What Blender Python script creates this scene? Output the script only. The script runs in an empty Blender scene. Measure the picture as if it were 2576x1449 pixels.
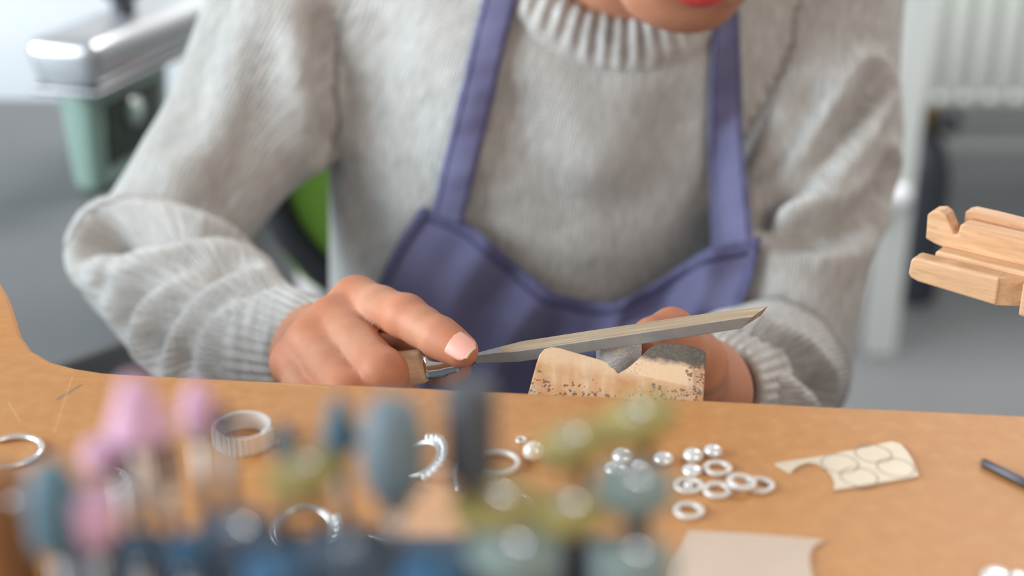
import bpy, bmesh, math, random
import numpy as np
from mathutils import Vector, Matrix
from mathutils.bvhtree import BVHTree

random.seed(7); rng = np.random.default_rng(7)
scene = bpy.context.scene
COL = scene.collection
PI = math.pi

# ------------------------------------------------------------------ camera
CAMZ, PITCH, LENS = 0.233, math.radians(23), 50.0
FP = 2576*LENS/36.0
cam_d = bpy.data.cameras.new('camera'); cam = bpy.data.objects.new('camera', cam_d); COL.objects.link(cam)
cam.location = (0, 0, CAMZ); cam.rotation_euler = (PI/2-PITCH, 0, 0)
cam_d.lens = LENS; cam_d.sensor_width = 36; cam_d.clip_start = 0.01; cam_d.clip_end = 50
cam_d.dof.use_dof = True; cam_d.dof.focus_distance = 0.553; cam_d.dof.aperture_fstop = 5.0
scene.camera = cam
# ------------------------------------------------------------------ light
w = bpy.data.worlds.new('world'); scene.world = w; w.use_nodes = True
w.node_tree.nodes['Background'].inputs[0].default_value = (0.93, 0.95, 1.0, 1)
w.node_tree.nodes['Background'].inputs[1].default_value = 0.40
def area(name, loc, target, sx, sy, power, color):
    l = bpy.data.lights.new(name, 'AREA'); l.shape = 'RECTANGLE'; l.size = sx; l.size_y = sy
    l.energy = power; l.color = color
    o = bpy.data.objects.new(name, l); COL.objects.link(o); o.location = loc
    o.rotation_euler = (Vector(target)-Vector(loc)).to_track_quat('-Z', 'Y').to_euler()
    return o
area('window_light', (-2.2, 0.25, 0.6), (-0.05, 0.8, -0.05), 1.8, 1.4, 104, (0.84, 0.95, 1.0))
area('warm_fill_light', (0.75, -0.55, 0.72), (0.12, 0.65, -0.03), 0.8, 0.5, 8.0, (1.0, 0.83, 0.64))  # unseen warm fill from the right, set low in front to light the chin
area('rear_fill_light', (0.9, 2.3, 1.7), (1.1, 3.4, -0.7), 1.6, 1.0, 125, (1.0, 0.98, 0.95))  # added fill without a fixture, brightens the back wall and floor
scene.view_settings.view_transform = 'Standard'; scene.view_settings.look = 'None'
scene.view_settings.exposure = 0.0; scene.view_settings.gamma = 1.0; scene.view_settings.use_curve_mapping = False
scene.cycles.use_denoising = True

# ------------------------------------------------------------------ helpers
FWD = np.array([0, math.cos(PITCH), -math.sin(PITCH)]); UPV = np.array([0, math.sin(PITCH), math.cos(PITCH)])
CAMP = np.array([0, 0, CAMZ])
def ray(px, py):
    return np.array([1., 0, 0])*((px-1288)/FP) + UPV*((724.5-py)/FP) + FWD
def P(px, py, d): return CAMP + ray(px, py)*d           # a point of the place, d metres along the view axis
def T(px, py, z=0.0):                                   # a point on a level surface at height z
    r = ray(px, py); return CAMP + r*((z-CAMZ)/r[2])
def V(*a): return np.array(a, float)
def nrm(a): a = np.asarray(a, float); return a/np.linalg.norm(a)
def lin(c):
    return tuple(((x/255)/12.92 if x/255 <= 0.04045 else ((x/255+0.055)/1.055)**2.4) for x in c)+(1.0,)

def mk(name, verts, faces, mat=None, parent=None, smooth=True, kind=None):
    me = bpy.data.meshes.new(name)
    me.from_pydata([tuple(map(float, v)) for v in verts], [], [tuple(map(int, f)) for f in faces]); me.update()
    if smooth and len(me.polygons): me.polygons.foreach_set('use_smooth', [True]*len(me.polygons))
    o = bpy.data.objects.new(name, me); COL.objects.link(o)
    if mat: me.materials.append(mat)
    if parent is not None: adopt(o, parent)
    if kind: o['kind'] = kind
    return o
def adopt(o, parent):
    o.parent = parent; bpy.context.view_layer.update() if False else None
    o.matrix_parent_inverse = world_of(parent).inverted()
def world_of(o):
    m = o.matrix_basis.copy()
    if o.parent is not None: m = world_of(o.parent) @ o.matrix_parent_inverse @ m
    return m
def empty(name, loc=(0, 0, 0)):
    o = bpy.data.objects.new(name, None); COL.objects.link(o); o.location = tuple(map(float, loc)); o.empty_display_size = 0.01
    return o
def tag(o, label, cat, group=None):
    o['label'] = label; o['category'] = cat
    if group: o['group'] = group
    return o
def sharp(o, ang=40):
    me = o.data
    bm = bmesh.new(); bm.from_mesh(me); bm.normal_update()
    for e in bm.edges:
        if len(e.link_faces) == 2 and e.calc_face_angle(0) > math.radians(ang): e.smooth = False
    bm.to_mesh(me); bm.free(); return o
def bevel(o, wd, seg=2):
    m = o.modifiers.new('bevel', 'BEVEL'); m.width = wd; m.segments = seg; m.limit_method = 'ANGLE'; m.angle_limit = math.radians(35)
    m.harden_normals = False
    return o
def frame_from(axis, hint=(0, 0, 1)):
    a = nrm(axis); h = np.asarray(hint, float)
    if abs(a@h)/np.linalg.norm(h) > 0.98: h = V(1, 0, 0)
    s = nrm(np.cross(a, h)); n = np.cross(s, a); return a, s, n
def lathe(profile, n=32, base=(0, 0, 0), axis=(0, 0, 1), close=False, cap=True, hint=(1, 0, 0), rfun=None):
    a, s, t = frame_from(axis, hint); base = np.asarray(base, float)
    vs, fs = [], []
    m = len(profile)
    for i in range(n):
        th = 2*PI*i/n
        for (r, z) in profile:
            rr = r*(rfun(th, z) if rfun else 1)
            vs.append(base + a*z + (s*math.cos(th)+t*math.sin(th))*rr)
    for i in range(n):
        j = (i+1) % n
        for k in range(m if close else m-1):
            k2 = (k+1) % m
            fs.append((i*m+k, j*m+k, j*m+k2, i*m+k2))
    if cap and not close:
        fs.append([i*m for i in range(n)][::-1]); fs.append([i*m+m-1 for i in range(n)])
    return vs, fs
def tube(pts, rads, n=10, closed=False, cap=True, hint=(0, 0, 1), squash=1.0):
    pts = [np.asarray(p, float) for p in pts]; N = len(pts)
    if not hasattr(rads, '__len__'): rads = [rads]*N
    vs, fs = [], []
    pn = None
    for i in range(N):
        d = pts[(i+1) % N]-pts[i-1] if closed or 0 < i < N-1 else (pts[1]-pts[0] if i == 0 else pts[-1]-pts[-2])
        a = nrm(d)
        if pn is None: _, s, t = frame_from(a, hint)
        else:
            t = nrm(pn - a*(pn@a)); s = np.cross(a, t)
        pn = t
        for k in range(n):
            th = 2*PI*k/n
            vs.append(pts[i] + (s*math.cos(th)+t*math.sin(th)*squash)*rads[i])
    for i in range(N if closed else N-1):
        j = (i+1) % N
        for k in range(n):
            k2 = (k+1) % n
            fs.append((i*n+k, i*n+k2, j*n+k2, j*n+k))
    if cap and not closed:
        fs.append(list(range(n))[::-1]); fs.append([(N-1)*n+k for k in range(n)])
    return vs, fs
def boxv(c, s, ax=None):
    c = np.asarray(c, float); ax = ax or (V(1, 0, 0), V(0, 1, 0), V(0, 0, 1))
    vs = [c + ax[0]*s[0]/2*i + ax[1]*s[1]/2*j + ax[2]*s[2]/2*k for i in (-1, 1) for j in (-1, 1) for k in (-1, 1)]
    return vs, [(0, 1, 3, 2), (4, 6, 7, 5), (0, 4, 5, 1), (2, 3, 7, 6), (0, 2, 6, 4), (1, 5, 7, 3)]
def box(name, c, s, mat, parent=None, bev=0.0, ax=None):
    o = mk(name, *boxv(c, s, ax), mat, parent, smooth=False)
    if bev: bevel(o, bev)
    return o
def prism(poly, off):                                    # poly: closed 3-D outline, off: extrusion vector
    n = len(poly); poly = [np.asarray(p, float) for p in poly]; off = np.asarray(off, float)
    nr = sum(np.cross(poly[i], poly[(i+1) % n]) for i in range(n))
    if nr@off > 0: poly = poly[::-1]
    vs = poly + [p+off for p in poly]
    fs = [tuple(range(n)), tuple(range(2*n-1, n-1, -1))] + [(i, n+i, n+(i+1) % n, (i+1) % n) for i in range(n)]
    return vs, fs
def join(*ms):
    vs, fs = [], []
    for v, f in ms:
        b = len(vs); vs += list(v); fs += [tuple(i+b for i in q) for q in f]
    return vs, fs

# ------------------------------------------------------------------ materials
class NT:
    def __init__(s, name):
        s.m = bpy.data.materials.new(name); s.m.use_nodes = True; s.nt = s.m.node_tree
        s.b = s.nt.nodes['Principled BSDF']
    def n(s, t, **kw):
        x = s.nt.nodes.new(t)
        for k, v in kw.items():
            if k.startswith('_'): setattr(x, k[1:], v)
            else: x.inputs[k.replace('__', ' ')].default_value = v
        return x
    def l(s, a, b): s.nt.links.new(a, b)
    def co(s, scale=(1, 1, 1)):
        t = s.n('ShaderNodeTexCoord'); mp = s.n('ShaderNodeMapping'); mp.inputs['Scale'].default_value = scale
        s.l(t.outputs['Object'], mp.inputs['Vector']); return mp.outputs['Vector']
    def math(s, op, a, b=None, c=None, clamp=False):
        x = s.n('ShaderNodeMath', _operation=op); x.use_clamp = clamp
        for i, v in enumerate((a, b, c)):
            if v is None: continue
            if isinstance(v, (int, float)): x.inputs[i].default_value = v
            else: s.l(v, x.inputs[i])
        return x.outputs[0]
    def noise(s, vec, scale, detail=3, rough=0.55):
        x = s.n('ShaderNodeTexNoise'); x.inputs['Scale'].default_value = scale; x.inputs['Detail'].default_value = detail; x.inputs['Roughness'].default_value = rough
        s.l(vec, x.inputs['Vector']); return x.outputs['Fac']
    def ramp(s, fac, stops):
        x = s.n('ShaderNodeValToRGB'); e = x.color_ramp.elements
        while len(e) < len(stops): e.new(0.5)
        for i, (p, c) in enumerate(stops): e[i].position = p; e[i].color = c if len(c) == 4 and max(c) <= 1.0001 else lin(c)
        s.l(fac, x.inputs['Fac']); return x.outputs['Color']
    def mix(s, fac, a, b, mode='MIX'):
        x = s.n('ShaderNodeMix', _data_type='RGBA', _blend_type=mode)
        for i, v in ((0, fac), (6, a), (7, b)):
            if isinstance(v, (int, float)): x.inputs[i].default_value = v
            elif isinstance(v, tuple): x.inputs[i].default_value = lin(v) if max(v) > 1.0001 else v
            else: s.l(v, x.inputs[i])
        return x.outputs[2]
    def bump(s, h, strength=0.3, dist=0.001):
        x = s.n('ShaderNodeBump'); x.inputs['Strength'].default_value = strength; x.inputs['Distance'].default_value = dist
        s.l(h, x.inputs['Height']); s.l(x.outputs['Normal'], s.b.inputs['Normal'])
    def set(s, **kw):
        for k, v in kw.items(): s.b.inputs[k.replace('__', ' ')].default_value = v
        return s
def M(name, col, rough=0.5, metal=0.0, var=0.0, scale=200.0, bump=0.0, bscale=None, bdist=0.0005, stretch=(1, 1, 1), **kw):
    t = NT(name); t.set(Roughness=rough, Metallic=metal)
    c = lin(col); vec = t.co(stretch)
    if var > 0:
        f = t.noise(vec, scale, 4)
        hi = tuple(min(1, x*(1+var)) for x in c[:3])+(1,); lo = tuple(x*(1-var) for x in c[:3])+(1,)
        t.l(t.ramp(f, [(0.3, lo), (0.7, hi)]), t.b.inputs['Base Color'])
    else: t.b.inputs['Base Color'].default_value = c
    if bump > 0: t.bump(t.noise(vec, bscale or scale, 5), bump, bdist)
    t.set(**kw); return t.m

def mat_table():
    t = NT('bench_board'); v = t.co()
    f1 = t.noise(v, 9, 3); f2 = t.noise(v, 160, 4); f3 = t.noise(v, 900, 2)
    c = t.ramp(f2, [(0.3, (186, 128, 74)), (0.55, (193, 137, 81)), (0.75, (200, 146, 92))])
    c = t.mix(t.math('MULTIPLY', t.ramp(f1, [(0.35, (0, 0, 0, 1)), (0.7, (1, 1, 1, 1))]), 0.35), c, (192, 142, 101))
    c = t.mix(t.math('MULTIPLY', t.ramp(f3, [(0.62, (0, 0, 0, 1)), (0.72, (1, 1, 1, 1))]), 0.25), c, (158, 98, 56))
    sp = t.n('ShaderNodeSeparateXYZ'); t.l(v, sp.inputs[0])
    def seg(a, b, wd, soft, col, amt, c):                 # a worn scratch or rubbed mark lying on the board
        a = a[:2]; b = b[:2]; d = b-a; L = float(np.linalg.norm(d)); d = d/L
        x = t.math('SUBTRACT', sp.outputs[0], float(a[0])); y = t.math('SUBTRACT', sp.outputs[1], float(a[1]))
        along = t.math('ADD', t.math('MULTIPLY', x, float(d[0])), t.math('MULTIPLY', y, float(d[1])))
        across = t.math('ABSOLUTE', t.math('SUBTRACT', t.math('MULTIPLY', x, float(d[1])), t.math('MULTIPLY', y, float(d[0]))))
        m1 = t.math('SUBTRACT', 1.0, t.math('DIVIDE', across, wd), clamp=True)
        m2 = t.math('MULTIPLY', t.math('GREATER_THAN', along, 0.0), t.math('LESS_THAN', along, L))
        m = t.math('MULTIPLY', t.math('MULTIPLY', m1, m2), t.math('MULTIPLY', t.noise(v, soft, 3), amt*2), clamp=True)
        return t.mix(m, c, col)
    c = seg(T(142, 1006), T(205, 968), 0.0011, 700, (120, 110, 105), 0.9, c)
    c = seg(T(183, 945), T(135, 1090), 0.00028, 300, (222, 186, 150), 0.55, c)
    c = seg(T(640, 960), T(830, 975), 0.0004, 250, (222, 186, 150), 0.4, c)
    c = seg(T(2040, 1030), T(2090, 1022), 0.0006, 300, (120, 110, 110), 0.6, c)
    c = seg(T(20, 1010), T(50, 1060), 0.0004, 200, (215, 182, 150), 0.5, c)
    t.l(c, t.b.inputs['Base Color'])
    t.set(Roughness=0.5); t.b.inputs['Specular IOR Level'].default_value = 0.3
    t.bump(f3, 0.08, 0.0002); return t.m

def mat_wood(name, dark, light, axis=(1, 0, 0), ring=140.0, rough=0.6, fleck=0.4):
    t = NT(name); a = nrm(axis)
    tc = t.n('ShaderNodeTexCoord'); v = tc.outputs['Object']
    # squeeze coordinates along the grain
    dot = t.n('ShaderNodeVectorMath', _operation='DOT_PRODUCT'); t.l(v, dot.inputs[0]); dot.inputs[1].default_value = tuple(a)
    sc = t.n('ShaderNodeVectorMath', _operation='SCALE'); sc.inputs[0].default_value = tuple(a); t.l(t.math('MULTIPLY', dot.outputs['Value'], 0.9), sc.inputs['Scale'])
    sb = t.n('ShaderNodeVectorMath', _operation='SUBTRACT'); t.l(v, sb.inputs[0]); t.l(sc.outputs[0], sb.inputs[1]); v2 = sb.outputs[0]
    g = t.noise(v2, ring*5, 5, 0.65); g2 = t.noise(v2, ring*24, 3, 0.6)
    c = t.ramp(g, [(0.3, dark), (0.7, light)])
    c = t.mix(t.math('MULTIPLY', t.ramp(g2, [(0.55, (0, 0, 0, 1)), (0.75, (1, 1, 1, 1))]), fleck), c, tuple(int(x*0.72) for x in dark))
    t.l(c, t.b.inputs['Base Color']); t.set(Roughness=rough)
    t.bump(g2, 0.25, 0.0003); return t.m

def mat_knit():
    t = NT('wool_knit'); v = t.co()
    at = t.n('ShaderNodeAttribute', _attribute_name='rib'); at2 = t.n('ShaderNodeAttribute', _attribute_name='row')
    rib = at.outputs['Fac']; row = at2.outputs['Fac']
    cmb = t.n('ShaderNodeCombineXYZ'); t.l(t.math('MULTIPLY', rib, 420.0), cmb.inputs[0]); t.l(t.math('MULTIPLY', row, 70.0), cmb.inputs[1])
    st = t.noise(cmb.outputs[0], 1.0, 4, 0.65)                       # heathered streaks along the columns
    big = t.noise(v, 14, 3); mid = t.noise(v, 75, 3); fz = t.noise(v, 900, 4, 0.7)
    wv = t.math('SINE', t.math('ADD', t.math('MULTIPLY', rib, 2*PI/0.0026), t.math('MULTIPLY', mid, 2.0)))
    rw = t.math('SINE', t.math('MULTIPLY', row, 2*PI/0.0034))
    c = t.ramp(st, [(0.28, (150, 146, 140)), (0.5, (198, 197, 195)), (0.72, (226, 227, 226))])
    c = t.mix(t.math('MULTIPLY', t.ramp(mid, [(0.4, (0, 0, 0, 1)), (0.7, (1, 1, 1, 1))]), 0.45), c, (176, 170, 163))
    c = t.mix(t.math('MULTIPLY', t.ramp(big, [(0.4, (0, 0, 0, 1)), (0.65, (1, 1, 1, 1))]), 0.35), c, (204, 199, 194))
    t.l(c, t.b.inputs['Base Color']); t.set(Roughness=0.95)
    t.b.inputs['Specular IOR Level'].default_value = 0.1
    t.b.inputs['Sheen Weight'].default_value = 0.35; t.b.inputs['Sheen Roughness'].default_value = 0.6
    h = t.math('ADD', t.math('MULTIPLY', wv, 0.5), t.math('MULTIPLY', fz, 1.2))
    h = t.math('ADD', h, t.math('MULTIPLY', rw, 0.15)); h = t.math('ADD', h, t.math('MULTIPLY', st, 1.2))
    t.bump(h, 0.75, 0.0011); return t.m

def mat_skin():
    t = NT('skin'); v = t.co()
    at = t.n('ShaderNodeAttribute', _attribute_name='blush')
    f = t.noise(v, 60, 4); f2 = t.noise(v, 900, 3)
    c = t.ramp(f, [(0.3, (182, 124, 96)), (0.7, (198, 143, 115))])
    c = t.mix(at.outputs['Fac'], c, (196, 108, 72))
    t.l(c, t.b.inputs['Base Color']); t.set(Roughness=0.55)
    t.b.inputs['Specular IOR Level'].default_value = 0.3
    t.b.inputs['Subsurface Weight'].default_value = 0.12; t.b.inputs['Subsurface Radius'].default_value = (0.006, 0.002, 0.001)
    t.b.inputs['Subsurface Scale'].default_value = 0.6
    t.bump(f2, 0.15, 0.0003); return t.m

def mat_denim():
    t = NT('apron_cloth'); v = t.co()
    f = t.noise(v, 35, 4); f2 = t.noise(v, 1500, 3)
    wv = t.n('ShaderNodeTexWave'); wv.inputs['Scale'].default_value = 420; wv.inputs['Distortion'].default_value = 1.5; wv.bands_direction = 'DIAGONAL'; t.l(v, wv.inputs['Vector'])
    c = t.ramp(f, [(0.3, (90, 89, 124)), (0.7, (106, 105, 138))])
    c = t.mix(t.math('MULTIPLY', f2, 0.35), c, (124, 122, 154))
    t.l(c, t.b.inputs['Base Color']); t.set(Roughness=0.85)
    t.b.inputs['Specular IOR Level'].default_value = 0.2
    t.b.inputs['Sheen Weight'].default_value = 0.15
    t.bump(t.math('ADD', wv.outputs['Fac'], f2), 0.25, 0.0004); return t.m

def mat_pin(E, O, Y):
    # bench pin wood: worn, pitted near the table, with a blackened lobe; the stains have shapes of their own
    t = NT('bench_pin_wood'); tc = t.n('ShaderNodeTexCoord'); v = tc.outputs['Object']
    def dot(ax):
        q = t.n('ShaderNodeVectorMath', _operation='SUBTRACT'); t.l(v, q.inputs[0]); q.inputs[1].default_value = tuple(O)
        d = t.n('ShaderNodeVectorMath', _operation='DOT_PRODUCT'); t.l(q.outputs[0], d.inputs[0]); d.inputs[1].default_value = tuple(ax); return d.outputs['Value']
    x, y = dot(V(1, 0, 0)), dot(E)
    def below(p0, p1, soft, wob=None):                     # 1 on the bench side of the line p0-p1, 0 beyond
        (x0, y0), (x1, y1) = Y(*p0), Y(*p1); m = (y1-y0)/(x1-x0)
        ln = t.math('ADD', t.math('MULTIPLY', x, float(m)), float(y0-m*x0))
        d = t.math('SUBTRACT', ln, y)
        if wob is not None: d = t.math('ADD', d, wob)
        return t.math('ADD', t.math('DIVIDE', d, soft), 0.5, clamp=True)
    def rightof(px, soft=.0006):
        x0 = float(Y(px, 940)[0]); return t.math('ADD', t.math('DIVIDE', t.math('SUBTRACT', x, x0), soft), 0.5, clamp=True)
    inv = lambda m: t.math('SUBTRACT', 1.0, m)
    cmb = t.n('ShaderNodeCombineXYZ'); t.l(x, cmb.inputs[0]); t.l(t.math('MULTIPLY', y, 0.12), cmb.inputs[1])
    band = t.noise(cmb.outputs[0], 190, 2); g = t.noise(v, 260, 5, 0.65)
    c = t.ramp(band, [(0.3, (196, 146, 104)), (0.5, (212, 170, 130)), (0.7, (226, 194, 160))])
    c = t.mix(t.math('MULTIPLY', t.ramp(g, [(0.35, (0, 0, 0, 1)), (0.7, (1, 1, 1, 1))]), 0.5), c, (206, 158, 114))
    c = t.mix(t.math('MULTIPLY', t.ramp(t.noise(v, 80, 3), [(0.5, (0, 0, 0, 1)), (0.66, (1, 1, 1, 1))]), 0.6), c, (194, 134, 80))
    # pale edge worn clean on the left lobe
    c = t.mix(t.math('MULTIPLY', inv(below((1345, 905), (1540, 940), .004, t.math('MULTIPLY', t.math('SUBTRACT', g, .5), .006))), 0.5), c, (236, 208, 176))
    # pale strip where a fresh cut was made
    right_half = rightof(1572, .003)
    patch = t.math('MULTIPLY', t.math('MULTIPLY', inv(below((1592, 941), (1728, 970), .0006)), inv(rightof(1729))), right_half)
    c = t.mix(t.math('MULTIPLY', patch, 0.8), c, (238, 206, 170))
    c = t.mix(t.math('MULTIPLY', rightof(1742, .001), 0.6), c, (178, 122, 72))
    # black, metal-laden end of the right lobe
    wob = t.math('MULTIPLY', t.math('SUBTRACT', t.noise(v, 320, 4), 0.5), 0.005)
    dk = t.math('MULTIPLY', inv(below((1600, 899), (1772, 926), .0030, wob)), right_half)
    dkc = t.ramp(t.noise(v, 900, 4, 0.7), [(0.3, (66, 65, 62)), (0.6, (96, 94, 90)), (0.8, (140, 138, 134))])
    c = t.mix(t.math('MULTIPLY', dk, 0.94), c, dkc)
    # drilled pits and burrs, denser near the bench and down the right side
    w0 = t.math('SUBTRACT', t.noise(v, 150, 2), .5); w1 = t.math('MULTIPLY', w0, .012)
    wl = below((1340, 950), (1560, 985), .007, w1); wr = below((1600, 970), (1770, 985), .006, w1)
    wgt = t.math('MAXIMUM', t.math('MULTIPLY', wl, t.math('ADD', inv(rightof(1520, .01)), .25, clamp=True)), t.math('MULTIPLY', wr, rightof(1610, .01)))
    wgt = t.math('MAXIMUM', wgt, t.math('MULTIPLY', t.math('MULTIPLY', rightof(1728, .002), inv(dk)), .8))
    pits = []
    for sc_, thr, colr, amt in ((560, 0.36, (110, 98, 90), .80), (900, 0.38, (124, 70, 50), .75), (760, 0.34, (184, 184, 182), .60)):
        dis = t.n('ShaderNodeVectorMath', _operation='ADD'); t.l(v, dis.inputs[0])
        nz = t.n('ShaderNodeTexNoise'); nz.inputs['Scale'].default_value = 900; t.l(v, nz.inputs['Vector'])
        sc2 = t.n('ShaderNodeVectorMath', _operation='SCALE'); t.l(nz.outputs['Color'], sc2.inputs[0]); sc2.inputs['Scale'].default_value = .0013; t.l(sc2.outputs[0], dis.inputs[1])
        of = t.n('ShaderNodeVectorMath', _operation='ADD'); t.l(dis.outputs[0], of.inputs[0]); of.inputs[1].default_value = (sc_*0.01, 0.3, 0.1)
        vo = t.n('ShaderNodeTexVoronoi'); vo.inputs['Scale'].default_value = sc_; t.l(of.outputs[0], vo.inputs['Vector'])
        pick = t.n('ShaderNodeSeparateColor'); t.l(vo.outputs['Color'], pick.inputs[0])
        m = t.math('MULTIPLY', t.math('LESS_THAN', vo.outputs['Distance'], t.math('MULTIPLY', pick.outputs[1], thr*1.5)), t.math('LESS_THAN', pick.outputs[0], t.math('MULTIPLY', wgt, amt)))
        c = t.mix(t.math('MULTIPLY', m, 0.85), c, colr); pits.append(m)
    fine = t.math('MULTIPLY', t.math('MULTIPLY', patch, inv(rightof(1640, .012))), t.ramp(t.noise(v, 1500, 2), [(.6, (0, 0, 0, 1)), (.66, (1, 1, 1, 1))]))
    c = t.mix(t.math('MULTIPLY', fine, .7), c, (130, 112, 96))
    t.l(c, t.b.inputs['Base Color']); t.set(Roughness=0.6)
    hgt = t.math('SUBTRACT', t.math('MULTIPLY', g, 0.4), t.math('ADD', pits[0], pits[1]))
    t.bump(hgt, 0.6, 0.0006); return t.m

MAT = {}
MAT['silver'] = M('silver', (236, 236, 236), 0.24, 0.72, bump=0.15, bscale=600, bdist=0.0001)
MAT['silver_matte'] = M('matte_silver', (216, 210, 204), 0.42, 0.3, bump=0.2, bscale=900, bdist=0.0001)
MAT['silver_cast'] = M('cast_silver', (236, 236, 238), 0.5, 0.3, var=0.08, scale=700, bump=0.9, bscale=650, bdist=0.0009)
MAT['steel'] = M('steel', (150, 150, 152), 0.32, 1.0, bump=0.1, bscale=500)
MAT['dark_steel'] = M('dark_steel', (84, 84, 90), 0.38, 0.9)
MAT['chrome'] = M('chrome', (230, 231, 234), 0.06, 1.0)
MAT['pearl'] = M('pearl', (240, 228, 215), 0.18, 0.25, **{'Coat Weight': 0.8})
MAT['crystal'] = M('crystal', (250, 250, 252), 0.04, 0.15, **{'Transmission Weight': 0.35, 'IOR': 2.0})
MAT['sheet_cream'] = M('brushed_sheet', (206, 192, 172), 0.45, 0.25, var=0.04, scale=80)
MAT['sheet_beige'] = M('beige_sheet', (200, 179, 160), 0.6, 0.0, var=0.03, scale=60)
MAT['groove'] = M('scribed_line', (168, 152, 136), 0.6, 0.2)
MAT['pink_stone'] = M('pink_stone', (216, 172, 200), 0.85, var=0.12, scale=900, bump=0.4, bscale=1500)
MAT['teal_rubber'] = M('teal_rubber', (84, 118, 136), 0.6, var=0.15, scale=300)
MAT['navy_rubber'] = M('navy_rubber', (40, 58, 88), 0.6, var=0.1, scale=300)
MAT['blue_rubber'] = M('blue_rubber', (50, 94, 128), 0.55, var=0.1, scale=300)
MAT['grey_teal'] = M('grey_teal_rubber', (108, 126, 136), 0.6, var=0.1, scale=300)
MAT['dark_grey_rubber'] = M('dark_grey_rubber', (74, 78, 86), 0.55, var=0.1, scale=300)
MAT['olive_rubber'] = M('olive_rubber', (152, 138, 78), 0.65, var=0.12, scale=300)
MAT['greygreen_rubber'] = M('grey_green_rubber', (122, 138, 134), 0.65, var=0.1, scale=300)
MAT['greyblue_rubber'] = M('grey_blue_rubber', (66, 80, 96), 0.65, var=0.1, scale=300)
MAT['table'] = mat_table()
MAT['table_edge'] = M('bench_edge', (186, 132, 86), 0.6, var=0.1, scale=300)
MAT['knit'] = mat_knit(); MAT['skin'] = mat_skin(); MAT['denim'] = mat_denim()
MAT['denim_dark'] = M('apron_hem', (86, 85, 120), 0.85, var=0.25, scale=260, bump=0.4, bscale=700)
MAT['stitch'] = M('stitch_thread', (48, 46, 84), 0.9)
MAT['nail'] = M('nail', (230, 168, 152), 0.45)
MAT['nail_tip'] = M('nail_tip', (232, 204, 176), 0.35)
MAT['lips'] = M('lips', (208, 72, 70), 0.35, var=0.1, scale=400)
MAT['hair'] = M('hair', (52, 38, 30), 0.5, var=0.3, scale=120, stretch=(4, 4, 1))
MAT['trousers'] = M('trousers', (58, 62, 78), 0.9, var=0.1, scale=60)
MAT['shoe'] = M('shoe', (40, 38, 38), 0.5)
MAT['handle_wood'] = mat_wood('file_handle_wood', (190, 156, 122), (218, 188, 156), (0.95, -0.2, 0.2), 60)
MAT['beech'] = mat_wood('beech', (194, 146, 106), (222, 180, 140), (0.78, -0.62, 0.0), 45, 0.55, 0.35)
MAT['brown_wood'] = mat_wood('brown_wood', (150, 98, 56), (176, 124, 76), (0, 0, 1), 60)
MAT['bead_silver'] = M('bead_silver', (232, 232, 232), 0.28, 0.45)
MAT['band_silver'] = M('band_silver', (232, 229, 226), 0.3, 0.45)
MAT['stand_plastic'] = M('stand_plastic', (58, 74, 92), 0.5, var=0.1, scale=60)
# ------------------------------------------------------------------ the room
FZ = -1.0
MAT['floor'] = M('floor_vinyl', (98, 100, 102), 0.55, var=0.05, scale=6, bump=0.05, bscale=200)
MAT['wall'] = M('wall_paint', (214, 216, 216), 0.8, var=0.02, scale=4)
MAT['radiator'] = M('radiator_enamel', (196, 200, 196), 0.45)
MAT['white_paint'] = M('white_paint', (205, 208, 205), 0.5)
MAT['counter'] = M('counter_laminate', (100, 103, 105), 0.5, var=0.03, scale=10)
MAT['cup_white'] = M('cupboard_white', (236, 238, 243), 0.5)
MAT['black_plastic'] = M('black_plastic', (30, 31, 36), 0.6)
MAT['green_mesh'] = M('green_mesh', (98, 134, 44), 0.9, var=0.25, scale=500, bump=0.3)
MAT['cyl_black'] = M('dark_enamel', (58, 62, 70), 0.45)
fl = mk('floor', *boxv((0.2, 1.4, FZ-0.02), (7.0, 5.4, 0.04)), MAT['floor'], smooth=False, kind='structure')
WY = 3.95
wb = mk('wall_back', *boxv((0.2, WY+0.05, FZ+1.3), (7.0, 0.1, 2.6)), MAT['wall'], smooth=False, kind='structure')
bb = mk('baseboard_back', *boxv((0.2, WY-0.008, FZ+0.035), (7.0, 0.016, 0.07)), M('baseboard_paint', (150, 152, 152), 0.6), smooth=False, kind='structure')
# radiator on the back wall: one column per fin
r0 = empty('radiator', (1.55, WY-0.06, FZ+0.16))
xs = np.arange(0.95, 2.2, 0.07)
for x in xs:
    vs, fs = tube([V(x, WY-0.065, FZ+0.13), V(x, WY-0.065, FZ+0.16), V(x, WY-0.065, FZ+0.66), V(x, WY-0.065, FZ+0.69)], [0.014, 0.027, 0.027, 0.014], 8)
    mk('radiator_column', vs, fs, MAT['radiator'], r0)
mk('radiator_header', *tube([V(0.93, WY-0.065, FZ+0.16), V(2.2, WY-0.065, FZ+0.16)], 0.018, 10), MAT['radiator'], r0)
mk('radiator_header', *tube([V(0.93, WY-0.065, FZ+0.66), V(2.2, WY-0.065, FZ+0.66)], 0.018, 10), MAT['radiator'], r0)
mk('back_panel', *boxv((1.57, WY-0.035, FZ+0.41), (1.25, 0.012, 0.5)), MAT['radiator'], r0, smooth=False)
tag(r0, 'pale grey ribbed radiator low on the back wall at right', 'radiator')
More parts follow.
